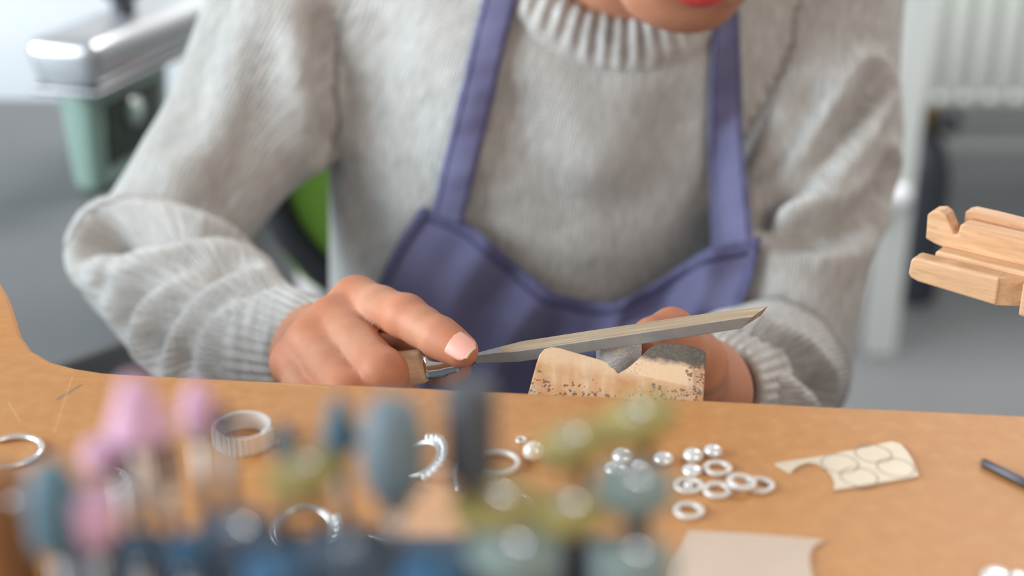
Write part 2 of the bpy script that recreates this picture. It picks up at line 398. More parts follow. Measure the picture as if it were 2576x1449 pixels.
# white work table behind the sitter's left shoulder
tb = empty('white_table', (1.25, 2.9, FZ))
legx, legy = 0.735, 2.58
for (x, y) in ((legx, legy), (legx, legy+0.65), (legx+1.2, legy), (legx+1.2, legy+0.65)):
    lg = box('leg', (x, y, FZ+0.43), (0.058, 0.05, 0.86), MAT['white_paint'], tb, 0.004)
box('table_top', (legx+0.6, legy+0.325, FZ+0.88), (1.32, 0.76, 0.04), MAT['white_paint'], tb, 0.004)
box('apron_rail', (legx+0.6, legy+0.0, FZ+0.81), (1.14, 0.022, 0.1), MAT['white_paint'], tb)
bk = mk('corner_bracket', *lathe([(0.0, 0), (0.026, 0.0), (0.026, 0.006), (0.02, 0.012), (0.0, 0.013)], 20, (legx-0.004, legy-0.025, FZ+0.335), (0, -1, 0), cap=False), MAT['cup_white'], tb)
tag(tb, 'white table on square legs near the radiator', 'table')
# dark gas cylinder standing behind the table leg
gc = empty('gas_cylinder', (0.872, 2.86, FZ))
mk('cylinder_body', *lathe([(0.0, 0), (0.05, 0.0), (0.054, 0.012), (0.054, 0.28), (0.046, 0.315), (0.03, 0.36), (0.02, 0.37), (0.0, 0.371)], 28, (0.872, 2.86, FZ), cap=False), MAT['cyl_black'], gc)
mk('valve', *lathe([(0.0, 0), (0.014, 0.0), (0.014, 0.03), (0.022, 0.034), (0.022, 0.055), (0.0, 0.058)], 16, (0.872, 2.86, FZ+0.37), cap=False), M('brass', (120, 96, 60), 0.4, 0.8), gc)
mk('regulator', *lathe([(0.0, 0), (0.026, 0.0), (0.026, 0.028), (0.02, 0.034), (0.0, 0.034)], 20, (0.888, 2.84, FZ+0.4), (0.9, -0.4, 0), cap=False), MAT['dark_steel'], gc)
tag(gc, 'dark gas cylinder standing behind the white table leg', 'cylinder')
# low grey counter on the left and the white cupboard behind it
cz = -0.2
ct = empty('grey_counter', (-0.9, 1.25, FZ))
poly = [V(-1.5, 0.86, cz), V(-0.335, 0.86, cz), V(-0.26, 0.94, cz), V(-0.20, 1.56, cz), V(-1.5, 1.60, cz)]
bevel(mk('counter_top', *prism(poly, (0, 0, -0.03)), MAT['counter'], ct, smooth=False), 0.004)
poly2 = [V(-1.46, 0.9, FZ+0.06), V(-0.37, 0.9, FZ+0.06), V(-0.30, 0.98, FZ+0.06), V(-0.25, 1.53, FZ+0.06), V(-1.46, 1.56, FZ+0.06)]
mk('carcass', *prism(poly2, (0, 0, cz-0.03-FZ-0.06)), MAT['counter'], ct, smooth=False)
mk('plinth', *prism([p*V(1, 1, 0)+V(0, 0, FZ) for p in poly2], (0, 0, 0.06)), MAT['black_plastic'], ct, smooth=False)
for i in range(2):
    dr = box('door', (-0.66-0.53*i, 0.892, FZ+0.42), (0.5, 0.016, 0.66), MAT['counter'], ct, 0.002)
    mk('handle', *tube([V(-0.46-0.53*i, 0.884, FZ+0.6), V(-0.46-0.53*i, 0.862, FZ+0.6), V(-0.46-0.53*i, 0.862, FZ+0.7), V(-0.46-0.53*i, 0.884, FZ+0.7)], 0.005, 8), MAT['steel'], dr)
tag(ct, 'grey laminate counter to the left of the seated jeweller', 'counter')
cp = empty('white_cupboard', (-1.1, 2.5, FZ))
box('carcass', (-1.15, 2.45, FZ+0.48), (1.5, 0.5, 0.9), MAT['cup_white'], cp, 0.004)
box('plinth', (-1.15, 2.45, FZ+0.015), (1.44, 0.44, 0.03), MAT['black_plastic'], cp)
box('worktop', (-1.15, 2.44, FZ+0.95), (1.54, 0.54, 0.04), MAT['cup_white'], cp, 0.004)
for i in range(3):
    d_ = box('door', (-1.65+0.5*i, 2.19, FZ+0.48), (0.485, 0.018, 0.86), MAT['cup_white'], cp, 0.003)
    mk('handle', *tube([V(-1.46+0.5*i, 2.18, FZ+0.74), V(-1.46+0.5*i, 2.155, FZ+0.74), V(-1.46+0.5*i, 2.155, FZ+0.84), V(-1.46+0.5*i, 2.18, FZ+0.84)], 0.006, 8), MAT['steel'], d_)
tag(cp, 'bright white cupboard behind the grey counter', 'cupboard')
# jar with steel hood on the counter
MAT['jar_glass'] = M('green_glass', (150, 176, 166), 0.12, 0.0, **{'Transmission Weight': 0.25, 'IOR': 1.45})
MAT['jar_fill'] = M('dark_fill', (44, 54, 48), 0.5, var=0.3, scale=60)
JB = T(300, 486, cz); jc = JB + V(0.02, 0.045, 0)
jr = empty('bench_machine', jc)
def rsq(n=40, e=4.0):
    out = []
    for i in range(n):
        th = 2*PI*i/n; c, s = math.cos(th), math.sin(th)
        k = (abs(c)**e+abs(s)**e)**(-1/e); out.append((c*k, s*k))
    return out
def sqlathe(profile, base, e=4.0, n=40, sx=1.0, sy=1.0):
    sq = rsq(n, e); vs, fs = [], []; m = len(profile)
    for (x, y) in sq:
        for (r, z) in profile: vs.append(np.asarray(base)+V(x*r*sx, y*r*sy, z))
    for i in range(n):
        j = (i+1) % n
        for k in range(m-1): fs.append((i*m+k, j*m+k, j*m+k+1, i*m+k+1))
    fs.append([i*m for i in range(n)][::-1]); fs.append([i*m+m-1 for i in range(n)])
    return vs, fs
ed = nrm(V(.053, .186, 0)); ew = V(-ed[1], ed[0], 0); ez = V(0, 0, 1)
G0 = T(288, 500, cz)                                           # near right foot of the body
def rbox(name, o, w_, dp, h, mat, bev=.012, flare=0.0, parent=jr):
    vs = []
    for z in (0, h):
        f_ = flare if z > 0 else 0
        for (a_, b_) in ((-f_, -f_), (w_+f_, -f_), (w_+f_, dp+f_), (-f_, dp+f_)): vs.append(o+ew*a_+ed*b_+ez*z)
    ob = mk(name, vs, [(0, 1, 2, 3), (7, 6, 5, 4), (0, 4, 5, 1), (1, 5, 6, 2), (2, 6, 7, 3), (3, 7, 4, 0)], mat, parent, smooth=True); bevel(ob, bev, 4); return ob
rbox('glass_body', G0+ez*.001+ew*.012, .032, .135, .100, MAT['jar_glass'], .012, .004)
rbox('dark_window', G0+ed*.014+ez*.026+ew*.0075, .004, .100, .058, MAT['jar_fill'], .0015)
mk('gauge', *lathe([(0, 0), (.014, 0), (.014, .003), (0, .004)], 20, G0+ed*.06+ez*.066+ew*.0075, -ew, cap=False), MAT['jar_glass'], jr)
rbox('steel_hood', G0-ed*.014+ez*.102-ew*.004, .062, .215, .046, M('brushed_hood', (206, 208, 212), 0.28, 0.75), .014, .007)
rbox('hood_rim', G0-ed*.018+ez*.099-ew*.008, .070, .223, .006, MAT['steel'], .002)
mk('hood_knob', *lathe([(.012, 0), (.01, .012), (.018, .018), (.018, .026), (0, .03)], 20, G0+ed*.1+ez*.147+ew*.03, ez, cap=False), MAT['dark_steel'], jr)
tag(jr, 'pale green bench machine with a dark window under a steel hood', 'machine')
rb = T(430, 180, cz)
# small rust-red tin behind the jar
rt = mk('red_tin', *lathe([(0.0, 0), (0.022, 0), (0.024, 0.003), (0.024, 0.055), (0.02, 0.06), (0.0, 0.06)], 24, jc+V(0.075, 0.06, 0.0), cap=False), M('rust_red', (120, 62, 48), 0.5), None)
tag(rt, 'small rust red tin next to the green bench machine', 'tin')

# ------------------------------------------------------------------ office chair
oc = empty('office_chair', (0.01, 0.98, FZ))
def rrect(hw, hh, r, n=8):
    pts = []
    for cx, cy, a0 in ((hw-r, hh-r, 0), (-hw+r, hh-r, 90), (-hw+r, -hh+r, 180), (hw-r, -hh+r, 270)):
        for i in range(n+1):
            a = math.radians(a0+90*i/n); pts.append((cx+r*math.cos(a), cy+r*math.sin(a)))
    return pts
bc = V(-0.016, 1.10, -0.068)
bup = nrm(V(0, 0.08, 1)); bside = V(1, 0, 0); bn = np.cross(bside, bup)
def back_pt(u, v): return bc + bside*u + bup*v + V(0, -0.35*u*u, 0)
mk('back_frame', *tube([back_pt(u, v) for u, v in rrect(0.180, 0.18, 0.135, 10)], 0.0155, 12, closed=True, squash=0.9), MAT['black_plastic'], oc)
vs, fs = [], []
N = 18
for i in range(N):
    for j in range(N):
        a, b = -1+2*i/(N-1), -1+2*j/(N-1)
        k = (abs(a)**4+abs(b)**4)**0.25/max(abs(a), abs(b), 1e-6) if max(abs(a), abs(b)) > 0 else 1
        vs.append(back_pt(a/k*0.182, b/k*0.177))
for i in range(N-1):
    for j in range(N-1): fs.append((i*N+j, i*N+j+1, (i+1)*N+j+1, (i+1)*N+j))
gm = mk('back_mesh', vs, fs, MAT['green_mesh'], oc); sm = gm.modifiers.new('solid', 'SOLIDIFY'); sm.thickness = 0.006
mk('back_post', *tube([V(0.01, 1.13, -0.22), V(0.01, 1.17, -0.4), V(0.01, 1.12, -0.60), V(0.01, 0.98, -0.625)], 0.022, 10), MAT['black_plastic'], oc)
mk('seat', *sqlathe([(0.20, 0), (0.23, 0.012), (0.235, 0.04), (0.21, 0.058), (0.1, 0.062), (0.0, 0.062)], (0.01, 0.94, -0.612), 4.5), MAT['green_mesh'], oc)
mk('gas_column', *tube([V(0.01, 0.95, -0.61), V(0.01, 0.95, FZ+0.1)], 0.026, 16), MAT['black_plastic'], oc)
for k in range(5):
    a = 2*PI*k/5+0.3; e_ = V(math.cos(a), math.sin(a), 0)
    lg = mk('base_leg', *tube([V(0.01, 0.95, FZ+0.12), V(0.01, 0.95, FZ+0.085)+e_*0.28], [0.024, 0.014], 8), MAT['black_plastic'], oc)
    mk('castor', *lathe([(0.0, -0.02), (0.022, -0.02), (0.026, -0.014), (0.026, 0.014), (0.022, 0.02), (0.0, 0.02)], 16, V(0.01, 0.95, FZ+0.0265)+e_*0.28, np.cross(e_, V(0, 0, 1)), cap=False), MAT['black_plastic'], lg)
tag(oc, 'office chair with green mesh back in a black frame', 'chair')

# ------------------------------------------------------------------ the bench
bench = empty('jewellers_bench', (0, 0.15, FZ))
edge_px = [(0, 706), (22, 742), (40, 792), (55, 842), (82, 880), (130, 908), (190, 924), (260, 935), (420, 944), (690, 957), (1000, 970), (1330, 986), (1770, 1004), (2110, 1021), (2400, 1034), (2576, 1043)]
edge = [T(a, b) for a, b in edge_px]
right = [V(0.215, 0.434, 0), V(0.24, 0.442, 0), V(0.262, 0.462, 0), V(0.275, 0.495, 0), V(0.284, 0.54, 0), V(0.30, 0.59, 0), V(0.33, 0.62, 0)]
left0 = [V(-0.9, 0.63, 0), V(-0.275, 0.625, 0), V(-0.246, 0.607, 0), V(-0.229, 0.58, 0)]
outline = [V(-0.9, -0.25, 0)] + left0 + edge + right + [V(0.9, 0.63, 0), V(0.9, -0.25, 0)]
bt = mk('bench_top', *prism(outline, (0, 0, -0.036)), MAT['table'], bench, smooth=False); bevel(bt, 0.0018, 2)
for (x, y) in ((-0.82, -0.18), (0.82, -0.18), (-0.82, 0.55), (0.82, 0.55)):
    box('leg', (x, y, FZ/2-0.02), (0.07, 0.07, -FZ-0.036), MAT['brown_wood'], bench, 0.004)
box('rear_rail', (0, -0.18, -0.1), (1.57, 0.03, 0.12), MAT['brown_wood'], bench)
for x in (-0.82, 0.82): box('side_rail', (x, 0.185, -0.1), (0.03, 0.66, 0.12), MAT['brown_wood'], bench)
tag(bench, 'orange-brown bench top with a cutaway edge in front of the jeweller', 'workbench')
# ------------------------------------------------------------------ implicit surfaces
def cone(p, a, b, ra, rb):
    ab = b-a; t = np.clip(((p-a)@ab)/(ab@ab), 0, 1)
    return np.linalg.norm(p-a-t[:, None]*ab, axis=1) - (ra+(rb-ra)*t)
def ell(p, c, ax, r):
    q = p-c; s = np.stack([(q@ax[i])/r[i] for i in range(3)], 1); k0 = np.linalg.norm(s, axis=1)
    s2 = np.stack([(q@ax[i])/(r[i]**2) for i in range(3)], 1); k1 = np.linalg.norm(s2, axis=1)
    return k0*(k0-1)/np.maximum(k1, 1e-9)
def smin(a, b, k):
    h = np.maximum(k-np.abs(a-b), 0)/k; return np.minimum(a, b)-h*h*k*0.25
def smax(a, b, k): return -smin(-a, -b, k)
def chain(p, pts, rads, k=0.002):
    d = None
    for i in range(len(pts)-1):
        e = cone(p, pts[i], pts[i+1], rads[i], rads[i+1]); d = e if d is None else smin(d, e, k)
    return d
def surface(f, lo, hi, h):
    lo = np.asarray(lo, float); n = np.ceil((np.asarray(hi)-lo)/h/4).astype(int)*4+1
    F = np.full(n, 1.0, np.float32); nc = (n-1)//4
    g = [lo[i]+h*4*(np.arange(nc[i])+0.5) for i in range(3)]
    C = np.stack(np.meshgrid(*g, indexing='ij'), -1).reshape(-1, 3)
    D = f(C).reshape(nc); near = np.abs(D) < h*4*1.6
    F[:-1, :-1, :-1] = np.repeat(np.repeat(np.repeat(np.where(D < 0, -1, 1), 4, 0), 4, 1), 4, 2)
    mask = np.zeros(n, bool)
    idx = np.argwhere(near)
    for dx in range(5):
        for dy in range(5):
            for dz in range(5): mask[idx[:, 0]*4+dx, idx[:, 1]*4+dy, idx[:, 2]*4+dz] = True
    q = np.argwhere(mask); vals = np.empty(len(q), np.float32)
    for s in range(0, len(q), 400000): vals[s:s+400000] = f(lo+q[s:s+400000]*h)
    F[q[:, 0], q[:, 1], q[:, 2]] = vals
    S = F < 0
    cnt = sum(S[i:n[0]-1+i, j:n[1]-1+j, k:n[2]-1+k].astype(np.int8) for i in (0, 1) for j in (0, 1) for k in (0, 1))
    act = np.argwhere((cnt > 0) & (cnt < 8)); vid = np.full(n-1, -1, np.int64); vid[act[:, 0], act[:, 1], act[:, 2]] = np.arange(len(act))
    acc = np.zeros((len(act), 3)); num = np.zeros(len(act))
    cs = [(i, j, k) for i in (0, 1) for j in (0, 1) for k in (0, 1)]
    for a in cs:
        for ax in range(3):
            if a[ax] == 1: continue
            b = list(a); b[ax] = 1
            fa = F[act[:, 0]+a[0], act[:, 1]+a[1], act[:, 2]+a[2]]; fb = F[act[:, 0]+b[0], act[:, 1]+b[1], act[:, 2]+b[2]]
            m = (fa < 0) != (fb < 0); t = np.where(m, fa/np.where(m, fa-fb, 1), 0)
            pos = np.tile(np.array(a, float), (len(act), 1)); pos[:, ax] = t
            acc[m] += pos[m]; num += m
    V_ = lo+(act+acc/num[:, None])*h
    quads = []
    for ax in range(3):
        u, w_ = (ax+1) % 3, (ax+2) % 3
        sl = [slice(None)]*3; sl[ax] = slice(0, -1); A = S[tuple(sl)]; sl[ax] = slice(1, None); B = S[tuple(sl)]
        e = np.argwhere(A != B); e = e[(e[:, u] > 0) & (e[:, w_] > 0) & (e[:, u] < n[u]-1) & (e[:, w_] < n[w_]-1)]
        def at(du, dw):
            c = e.copy(); c[:, u] -= du; c[:, w_] -= dw; return vid[c[:, 0], c[:, 1], c[:, 2]]
        qd = np.stack([at(1, 1), at(0, 1), at(0, 0), at(1, 0)], 1)
        flip = ~A[e[:, 0], e[:, 1], e[:, 2]]; qd[flip] = qd[flip][:, ::-1]
        quads.append(qd)
    Q = np.concatenate(quads); Q = Q[(Q >= 0).all(1)]
    return V_, Q
def relax(V_, Q, it=2, lam=0.5):
    E = np.concatenate([Q[:, [0, 1]], Q[:, [1, 2]], Q[:, [2, 3]], Q[:, [3, 0]]]); E = np.concatenate([E, E[:, ::-1]])
    for _ in range(it):
        s = np.zeros_like(V_); np.add.at(s, E[:, 0], V_[E[:, 1]]); c = np.bincount(E[:, 0], minlength=len(V_))
        V_ = V_+(s/np.maximum(c, 1)[:, None]-V_)*lam
    return V_
def normals(V_, Q):
    fn = np.cross(V_[Q[:, 2]]-V_[Q[:, 0]], V_[Q[:, 3]]-V_[Q[:, 1]]); N_ = np.zeros_like(V_)
    for i in range(4): np.add.at(N_, Q[:, i], fn)
    return N_/np.maximum(np.linalg.norm(N_, axis=1), 1e-12)[:, None]
def segdist(p, pts):
    d = np.full(len(p), 9.0)
    for a, b in zip(pts[:-1], pts[1:]):
        d = np.minimum(d, cone(p, a, b, 0, 0))
    return d
def mkn(name, V_, Q, mat, parent=None):
    me = bpy.data.meshes.new(name)
    me.vertices.add(len(V_)); me.vertices.foreach_set('co', V_.astype(np.float32).ravel())
    me.loops.add(Q.size); me.loops.foreach_set('vertex_index', Q.astype(np.int32).ravel())
    me.polygons.add(len(Q)); me.polygons.foreach_set('loop_start', np.arange(0, Q.size, 4, dtype=np.int32))
    me.update(calc_edges=True); me.validate()
    me.polygons.foreach_set('use_smooth', np.ones(len(me.polygons), bool))
    o = bpy.data.objects.new(name, me); COL.objects.link(o); me.materials.append(mat)
    if parent is not None: adopt(o, parent)
    return o
def attr(o, name, vals):
    a = o.data.attributes.new(name, 'FLOAT', 'POINT'); a.data.foreach_set('value', np.asarray(vals, np.float32))
def bounds(pts, pad):
    pts = np.asarray(pts); return pts.min(0)-pad, pts.max(0)+pad

# ------------------------------------------------------------------ the jeweller
# right arm and hand (image left), holding the file
R_SH, R_MID, R_EL = P(760, -140, .935), P(660, 255, .90), P(372, 662, .855)
R_WR = P(798, 897, .678)
R_FO = R_EL*0.45+R_WR*0.55 + V(-.006, 0, -0.016)
L_SH, L_MID, L_EL = P(2055, -110, .93), P(2052, 330, .90), P(1950, 930, .835)
L_WR = P(1765, 990, .655)
# file axis
F0, F1 = P(1178, 904, .568), P(1893, 797, .542)
FL = nrm(F1-F0); FW = nrm(np.cross(V(0, 0, 1), FL)); FN = np.cross(FL, FW)
rh = {
 'wrist': [P(815, 858, .676), P(802, 878, .678), P(792, 898, .678), P(785, 915, .674)],
 'mcp': [P(897, 757, .613), P(838, 806, .602), P(782, 858, .597), P(736, 912, .600)],
 'index': [P(897, 757, .613), P(1020, 797, .578), P(1107, 850, .563), P(1160, 882, .556)],
 'middle': [P(838, 806, .602), P(962, 938, .562), P(1000, 1000, .585), P(985, 995, .606)],
 'ring': [P(782, 858, .597), P(872, 990, .560), P(915, 1045, .583), P(918, 1035, .604)],
 'little': [P(736, 912, .600), P(796, 1020, .570), P(840, 1062, .588), P(850, 1052, .604)],
 'thumb': [P(830, 905, .672), P(930, 880, .645), P(1045, 897, .612), P(1138, 928, .589)]}
lh = {
 'wrist': [P(1755, 945, .652), P(1762, 970, .656), P(1762, 995, .658), P(1758, 1018, .656)],
 'mcp': [P(1742, 886, .618), P(1748, 930, .634), P(1745, 975, .638), P(1740, 1010, .638)],
 'index': [P(1742, 886, .618), P(1690, 830, .600), P(1640, 850, .590), P(1612, 880, .586)],
 'middle': [P(1748, 930, .634), P(1670, 930, .632), P(1625, 970, .62), P(1640, 1000, .61)],
 'ring': [P(1745, 975, .638), P(1670, 985, .636), P(1625, 1020, .622), P(1645, 1040, .612)],
 'little': [P(1740, 1010, .638), P(1680, 1030, .636), P(1640, 1060, .624), P(1660, 1070, .616)],
 'thumb': [P(1775, 985, .636), P(1758, 915, .606), P(1708, 876, .588), P(1650, 872, .577)]}
FR = {'index': [.0104, .0090, .0080, .0069], 'middle': [.0100, .0096, .0084, .0072], 'ring': [.0096, .0091, .008, .0068], 'little': [.0086, .008, .007, .006], 'thumb': [.0135, .0118, .0102, .0080]}
def finger_pts(f, key):
    pts, rr = [], []
    for i in range(3):
        pts += [f[i], (f[i]+f[i+1])/2]; rr += [FR[key][i]*1.02, (FR[key][i]+FR[key][i+1])/2*0.955]
    pts.append(f[3]); rr.append(FR[key][3]); return pts, rr
def hand_fn(h, wr, el, flat=1.0):
    pre = [(finger_pts(h[k], k)) for k in ('index', 'middle', 'ring', 'little', 'thumb')]
    def f(p):
        d = None
        for i in range(4):
            e = cone(p, h['wrist'][i], h['mcp'][i], .0120, .0098-.0004*i); d = e if d is None else smin(d, e, .008)
        for i in range(3):                                       # web of the palm between metacarpals
            e = cone(p, (h['wrist'][i]+h['wrist'][i+1])/2, h['mcp'][i]*.44+h['mcp'][i+1]*.44+h['wrist'][i]*.12, .012, .0075); d = smin(d, e, .008)
        e = cone(p, h['wrist'][0]*.6+h['thumb'][0]*.4, h['mcp'][0]*.55+h['thumb'][1]*.45, .013, .008); d = smin(d, e, .01)
        e = cone(p, wr, wr+(el-wr)*0.18, .0205, .0165); d = smin(d, e, .02)
        for j, (pts, rr) in enumerate(pre):
            e = chain(p, pts, rr, .003)
            k = .0012+(.006 if j < 4 else .009)*np.exp(-(np.linalg.norm(p-pts[0], axis=1)/(.014 if j < 4 else .022))**2)
            d = smin(d, e, k)
        return d
    return f
def blush_of(V_, h):
    b = np.zeros(len(V_))
    for k in ('index', 'middle', 'ring', 'little', 'thumb'):
        for i, s in ((0, .011), (1, .009), (2, .007), (3, .009)):
            b = np.maximum(b, (0.45 if i else 0.32)*np.exp(-(np.linalg.norm(V_-h[k][i], axis=1)/(s*1.35))**4))
    return b
meshes = []
for h, wr, el in ((rh, R_WR, R_EL), (lh, L_WR, L_EL)):
    allp = [p for k in h for p in h[k]] + [wr, wr+(el-wr)*.3]
    lo, hi = bounds(allp, .022)
    v, q = surface(hand_fn(h, wr, el), lo, hi, .0012)
    v = relax(v, q, 2, .4); meshes.append((v, q, blush_of(v, h)))
# head, neck and trunk
CH = P(1690, 22, .745)
hf = nrm(V(-0.02, -0.84, -0.54)); hu = nrm(V(0.26, 0, 1)-hf*(hf@V(0.26, 0, 1))); hs = np.cross(hf, hu)
HO = CH - hf*.070 + hu*.098
NB = V(.060, .890, .045)
def H(s, f_, u): return HO+hs*s+hf*f_+hu*u
def body_fn(p):
    d = ell(p, H(0, -.018, .028), (hs, hf, hu), (.073, .092, .088))
    d = smin(d, ell(p, H(0, .028, -.02), (hs, hf, hu), (.060, .058, .075)), .03)
    for sg in (-1, 1):
        d = smin(d, cone(p, H(sg*.050, -.012, -.035), H(sg*.016, .064, -.088), .020, .016), .028)
        d = smin(d, ell(p, H(sg*.040, .058, -.022), (hs, hf, hu), (.022, .018, .02)), .02)
        d = smin(d, ell(p, H(sg*.073, -.01, -.01), (hs, hf, hu), (.008, .018, .030)), .006)
        d = smax(d, -ell(p, H(sg*.032, .088, .012), (hs, hf, hu), (.017, .012, .010)), .012)
        d = smin(d, ell(p, H(sg*.032, .072, .010), (hs, hf, hu), (.014, .012, .011)), .004)
    d = smin(d, ell(p, H(0, .066, -.090), (hs, hf, hu), (.019, .016, .014)), .022)
    d = smin(d, cone(p, H(0, .080, .012), H(0, .106, -.026), .008, .011), .012)
    for sg in (-1, 1): d = smin(d, ell(p, H(sg*.012, .096, -.03), (hs, hf, hu), (.007, .009, .006)), .006)
    d = smin(d, cone(p, H(-.018, .078, -.065), H(.018, .078, -.065), .009, .009), .014)
    d = smin(d, cone(p, H(0, -.035, -.045), NB, .052, .056), .03)
    d = smin(d, cone(p, NB, V(.02, .95, -.2), .055, .09), .04)
    for sh, mid, el, wr in ((R_SH, R_MID, R_EL, R_WR), (L_SH, L_MID, L_EL, L_WR)):
        d = smin(d, chain(p, [NB+V(0, .02, -.02), sh, mid, el], [.04, .034, .026, .012]), .03)
        d = smin(d, cone(p, el, wr+(el-wr)*.12, .012, .013), .01)
    d = smin(d, cone(p, V(.02, .95, -.2), V(.01, .97, -.5), .095, .11), .04)
    return d
lo, hi = V(-.30, .62, -.62), V(.30, 1.09, .32)
bv, bq = surface(body_fn, lo, hi, .004); bv = relax(bv, bq, 2, .5)
bb_ = np.zeros(len(bv))
vs_, qs_, bl_ = [bv], [bq], [bb_]; off = len(bv)
for v, q, b in meshes: vs_.append(v); qs_.append(q+off); bl_.append(b); off += len(v)
person = mkn('person', np.concatenate(vs_), np.concatenate(qs_), MAT['skin'])
attr(person, 'blush', np.concatenate(bl_))
tag(person, 'seated person in a grey wool sweater and purple apron, filing a silver ring', 'person')

# lips, hair, nails
for u, r, nm in ((-.0600, .0052, 'upper_lip'), (-.0700, .0064, 'lower_lip')):
    pts = [H(s, .0865-abs(s)**2*16, u+(abs(s)*.10 if u < -.055 else -abs(s)*.04)) for s in np.linspace(-.024, .024, 13)]
    mk(nm, *tube(pts, [r*max(.15, 1-(abs(s)/.025)**2) for s in np.linspace(-.024, .024, 13)], 10), MAT['lips'], person)
for sg in (-1, 1):
    mk('eyebrow', *tube([H(sg*x, .0905-x*x*10, .031+.006*math.sin((x-.016)*60)) for x in np.linspace(.014, .05, 9)], [.0012, .002, .0024, .0024, .0022, .002, .0017, .0013, .0008], 8, squash=.6), MAT['hair'], person)
    mk('eyelashes', *tube([H(sg*x, .0835-(x-.032)**2*30, .003+.9*(x-.032)**2*20) for x in np.linspace(.018, .046, 9)], .0009, 6), MAT['hair'], person)
def hair_fn(p):
    d = ell(p, H(0, -.024, .034), (hs, hf, hu), (.082, .098, .094))
    face = ((p-H(0, .046, .035))@hf)*.9 + ((p-H(0, .046, .035))@hu)*-.75
    d = smax(d, face, .012); d = smax(d, -((p-H(0, 0, -.045))@hu), .01)
    d = smin(d, ell(p, H(0, -.125, .05), (hs, hf, hu), (.04, .035, .04)), .015)
    return d
v, q = surface(hair_fn, HO-.2, HO+.2, .004); mkn('hair', relax(v, q, 1), q, MAT['hair'], person)
def nail(tip, prev, dorsal, r, L=.0100, ang=.86, nm='nail'):
    a = nrm(tip-prev); n_ = nrm(dorsal-a*(dorsal@a)); s = np.cross(a, n_)
    vs, fs = [], []; NU, NV = 13, 15
    base = tip - a*L*.45
    for i in range(NV):
        t = i/(NV-1); wd = ang*max(.25, 1-abs(2*t-.95)**4*.9)**.5
        rr = r*1.07-.0009*t*t
        for j in range(NU):
            u = (-1+2*j/(NU-1))*wd; vs.append(base + a*(t*L*1.28) + (n_*math.cos(u)+s*math.sin(u))*rr - n_*.0012*t*t)
    for i in range(NV-1):
        for j in range(NU-1): fs.append((i*NU+j, i*NU+j+1, (i+1)*NU+j+1, (i+1)*NU+j))
    o = mk(nm, vs, fs, MAT['nail'], person); o.modifiers.new('s', 'SOLIDIFY').thickness = .0006
    o.data.materials.append(MAT['nail_tip'])
    for k, pl in enumerate(o.data.polygons):
        if k//(NU-1) >= NV-2: pl.material_index = 1
    return o
tocam = lambda p: nrm(CAMP-p)
nail(rh['index'][3], rh['index'][2], tocam(rh['index'][3])+V(.25, 0, .1), FR['index'][3])
nail(lh['thumb'][3], lh['thumb'][2], V(0, .1, 1.), FR['thumb'][3])
nail(rh['thumb'][3], rh['thumb'][2], V(0, .8, .5), FR['thumb'][3])
for k in ('middle', 'ring', 'little'):
    for hh in (rh, lh): nail(hh[k][3], hh[k][2], np.cross(hh[k][3]-hh[k][2], V(1, 0, 0))*-1+V(0, 0, -.01), FR[k][3], .009)
nail(lh['index'][3], lh['index'][2], tocam(lh['index'][3])+V(.6, 0, 0), FR['index'][3], .010)

# ---- sweater
TZ = [-.60, -.50, -.35, -.15, -.03, .03, .075, .11, .14]
TCX = [.01, .01, .010, .014, .026, .040, .054, .062, .066]
TCY = [.985, .975, .955, .925, .908, .906, .91, .918, .92]
TA = [.168, .165, .15, .142, .146, .150, .125, .085, .06]
TB = [.13, .128, .12, .113, .110, .100, .085, .07, .058]
def torso(p):
    z = p[:, 2]; cx, cy, a, b = (np.interp(z, TZ, k) for k in (TCX, TCY, TA, TB))
    e = np.sqrt(((p[:, 0]-cx)/a)**2+((p[:, 1]-cy)/b)**2); d = (e-1)*np.minimum(a, b)
    return smax(smax(d, z-.115, .02), -.60-z, .01)
SW = .006
def arm_d(p, sh, mid, el, fo, wr, rs):
    up = chain(p, [sh, mid, el], rs[:3], .02)
    ln = nrm(wr-el)
    fa = chain(p, [el, fo, wr-ln*.004], rs[2:5], .01)
    fa = smax(fa, (p-(wr-ln*.024))@ln, .004)
    return up, fa
RS_R = [.056, .0475, .0405, .035, .0245]; RS_L = [.058, .049, .043, .036, .0255]
L_FO = L_EL*.45+L_WR*.55
RWc = R_WR + nrm(R_WR-R_EL)*.004; LWc = L_WR - nrm(L_WR-L_EL)*.022
def sweater_fn(p):
    d = torso(p)
    for sh, s0 in ((R_SH, -.02), (L_SH, .12)):
        d = smin(d, cone(p, V(s0, .918, .050), sh, .046, .056), .04)
    for (sh, mid, el, fo, wr, rs) in ((R_SH, R_MID, R_EL, R_FO, RWc, RS_R), (L_SH, L_MID, L_EL, L_FO, LWc, RS_L)):
        up, fa = arm_d(p, sh, mid, el, fo, wr, rs)
        d = smin(d, up, .008); d = smin(d, fa, .005)
    # neck opening
    nk = cone(p, NB+V(0, 0, -.03), NB+V(.004, -.042, .12), .057, .063)
    return smax(d, -nk, .006)
v, q = surface(sweater_fn, V(-.34, .60, -.62), V(.33, 1.10, .20), .0035)
v = relax(v, q, 2, .5)
bv0 = BVHTree.FromPolygons(v.tolist(), q.tolist())
def trace(bvh, px, py):
    r = ray(px, py); hit = bvh.ray_cast(Vector(CAMP), Vector(r/np.linalg.norm(r)))
    return None if hit[0] is None else np.array(hit[0])
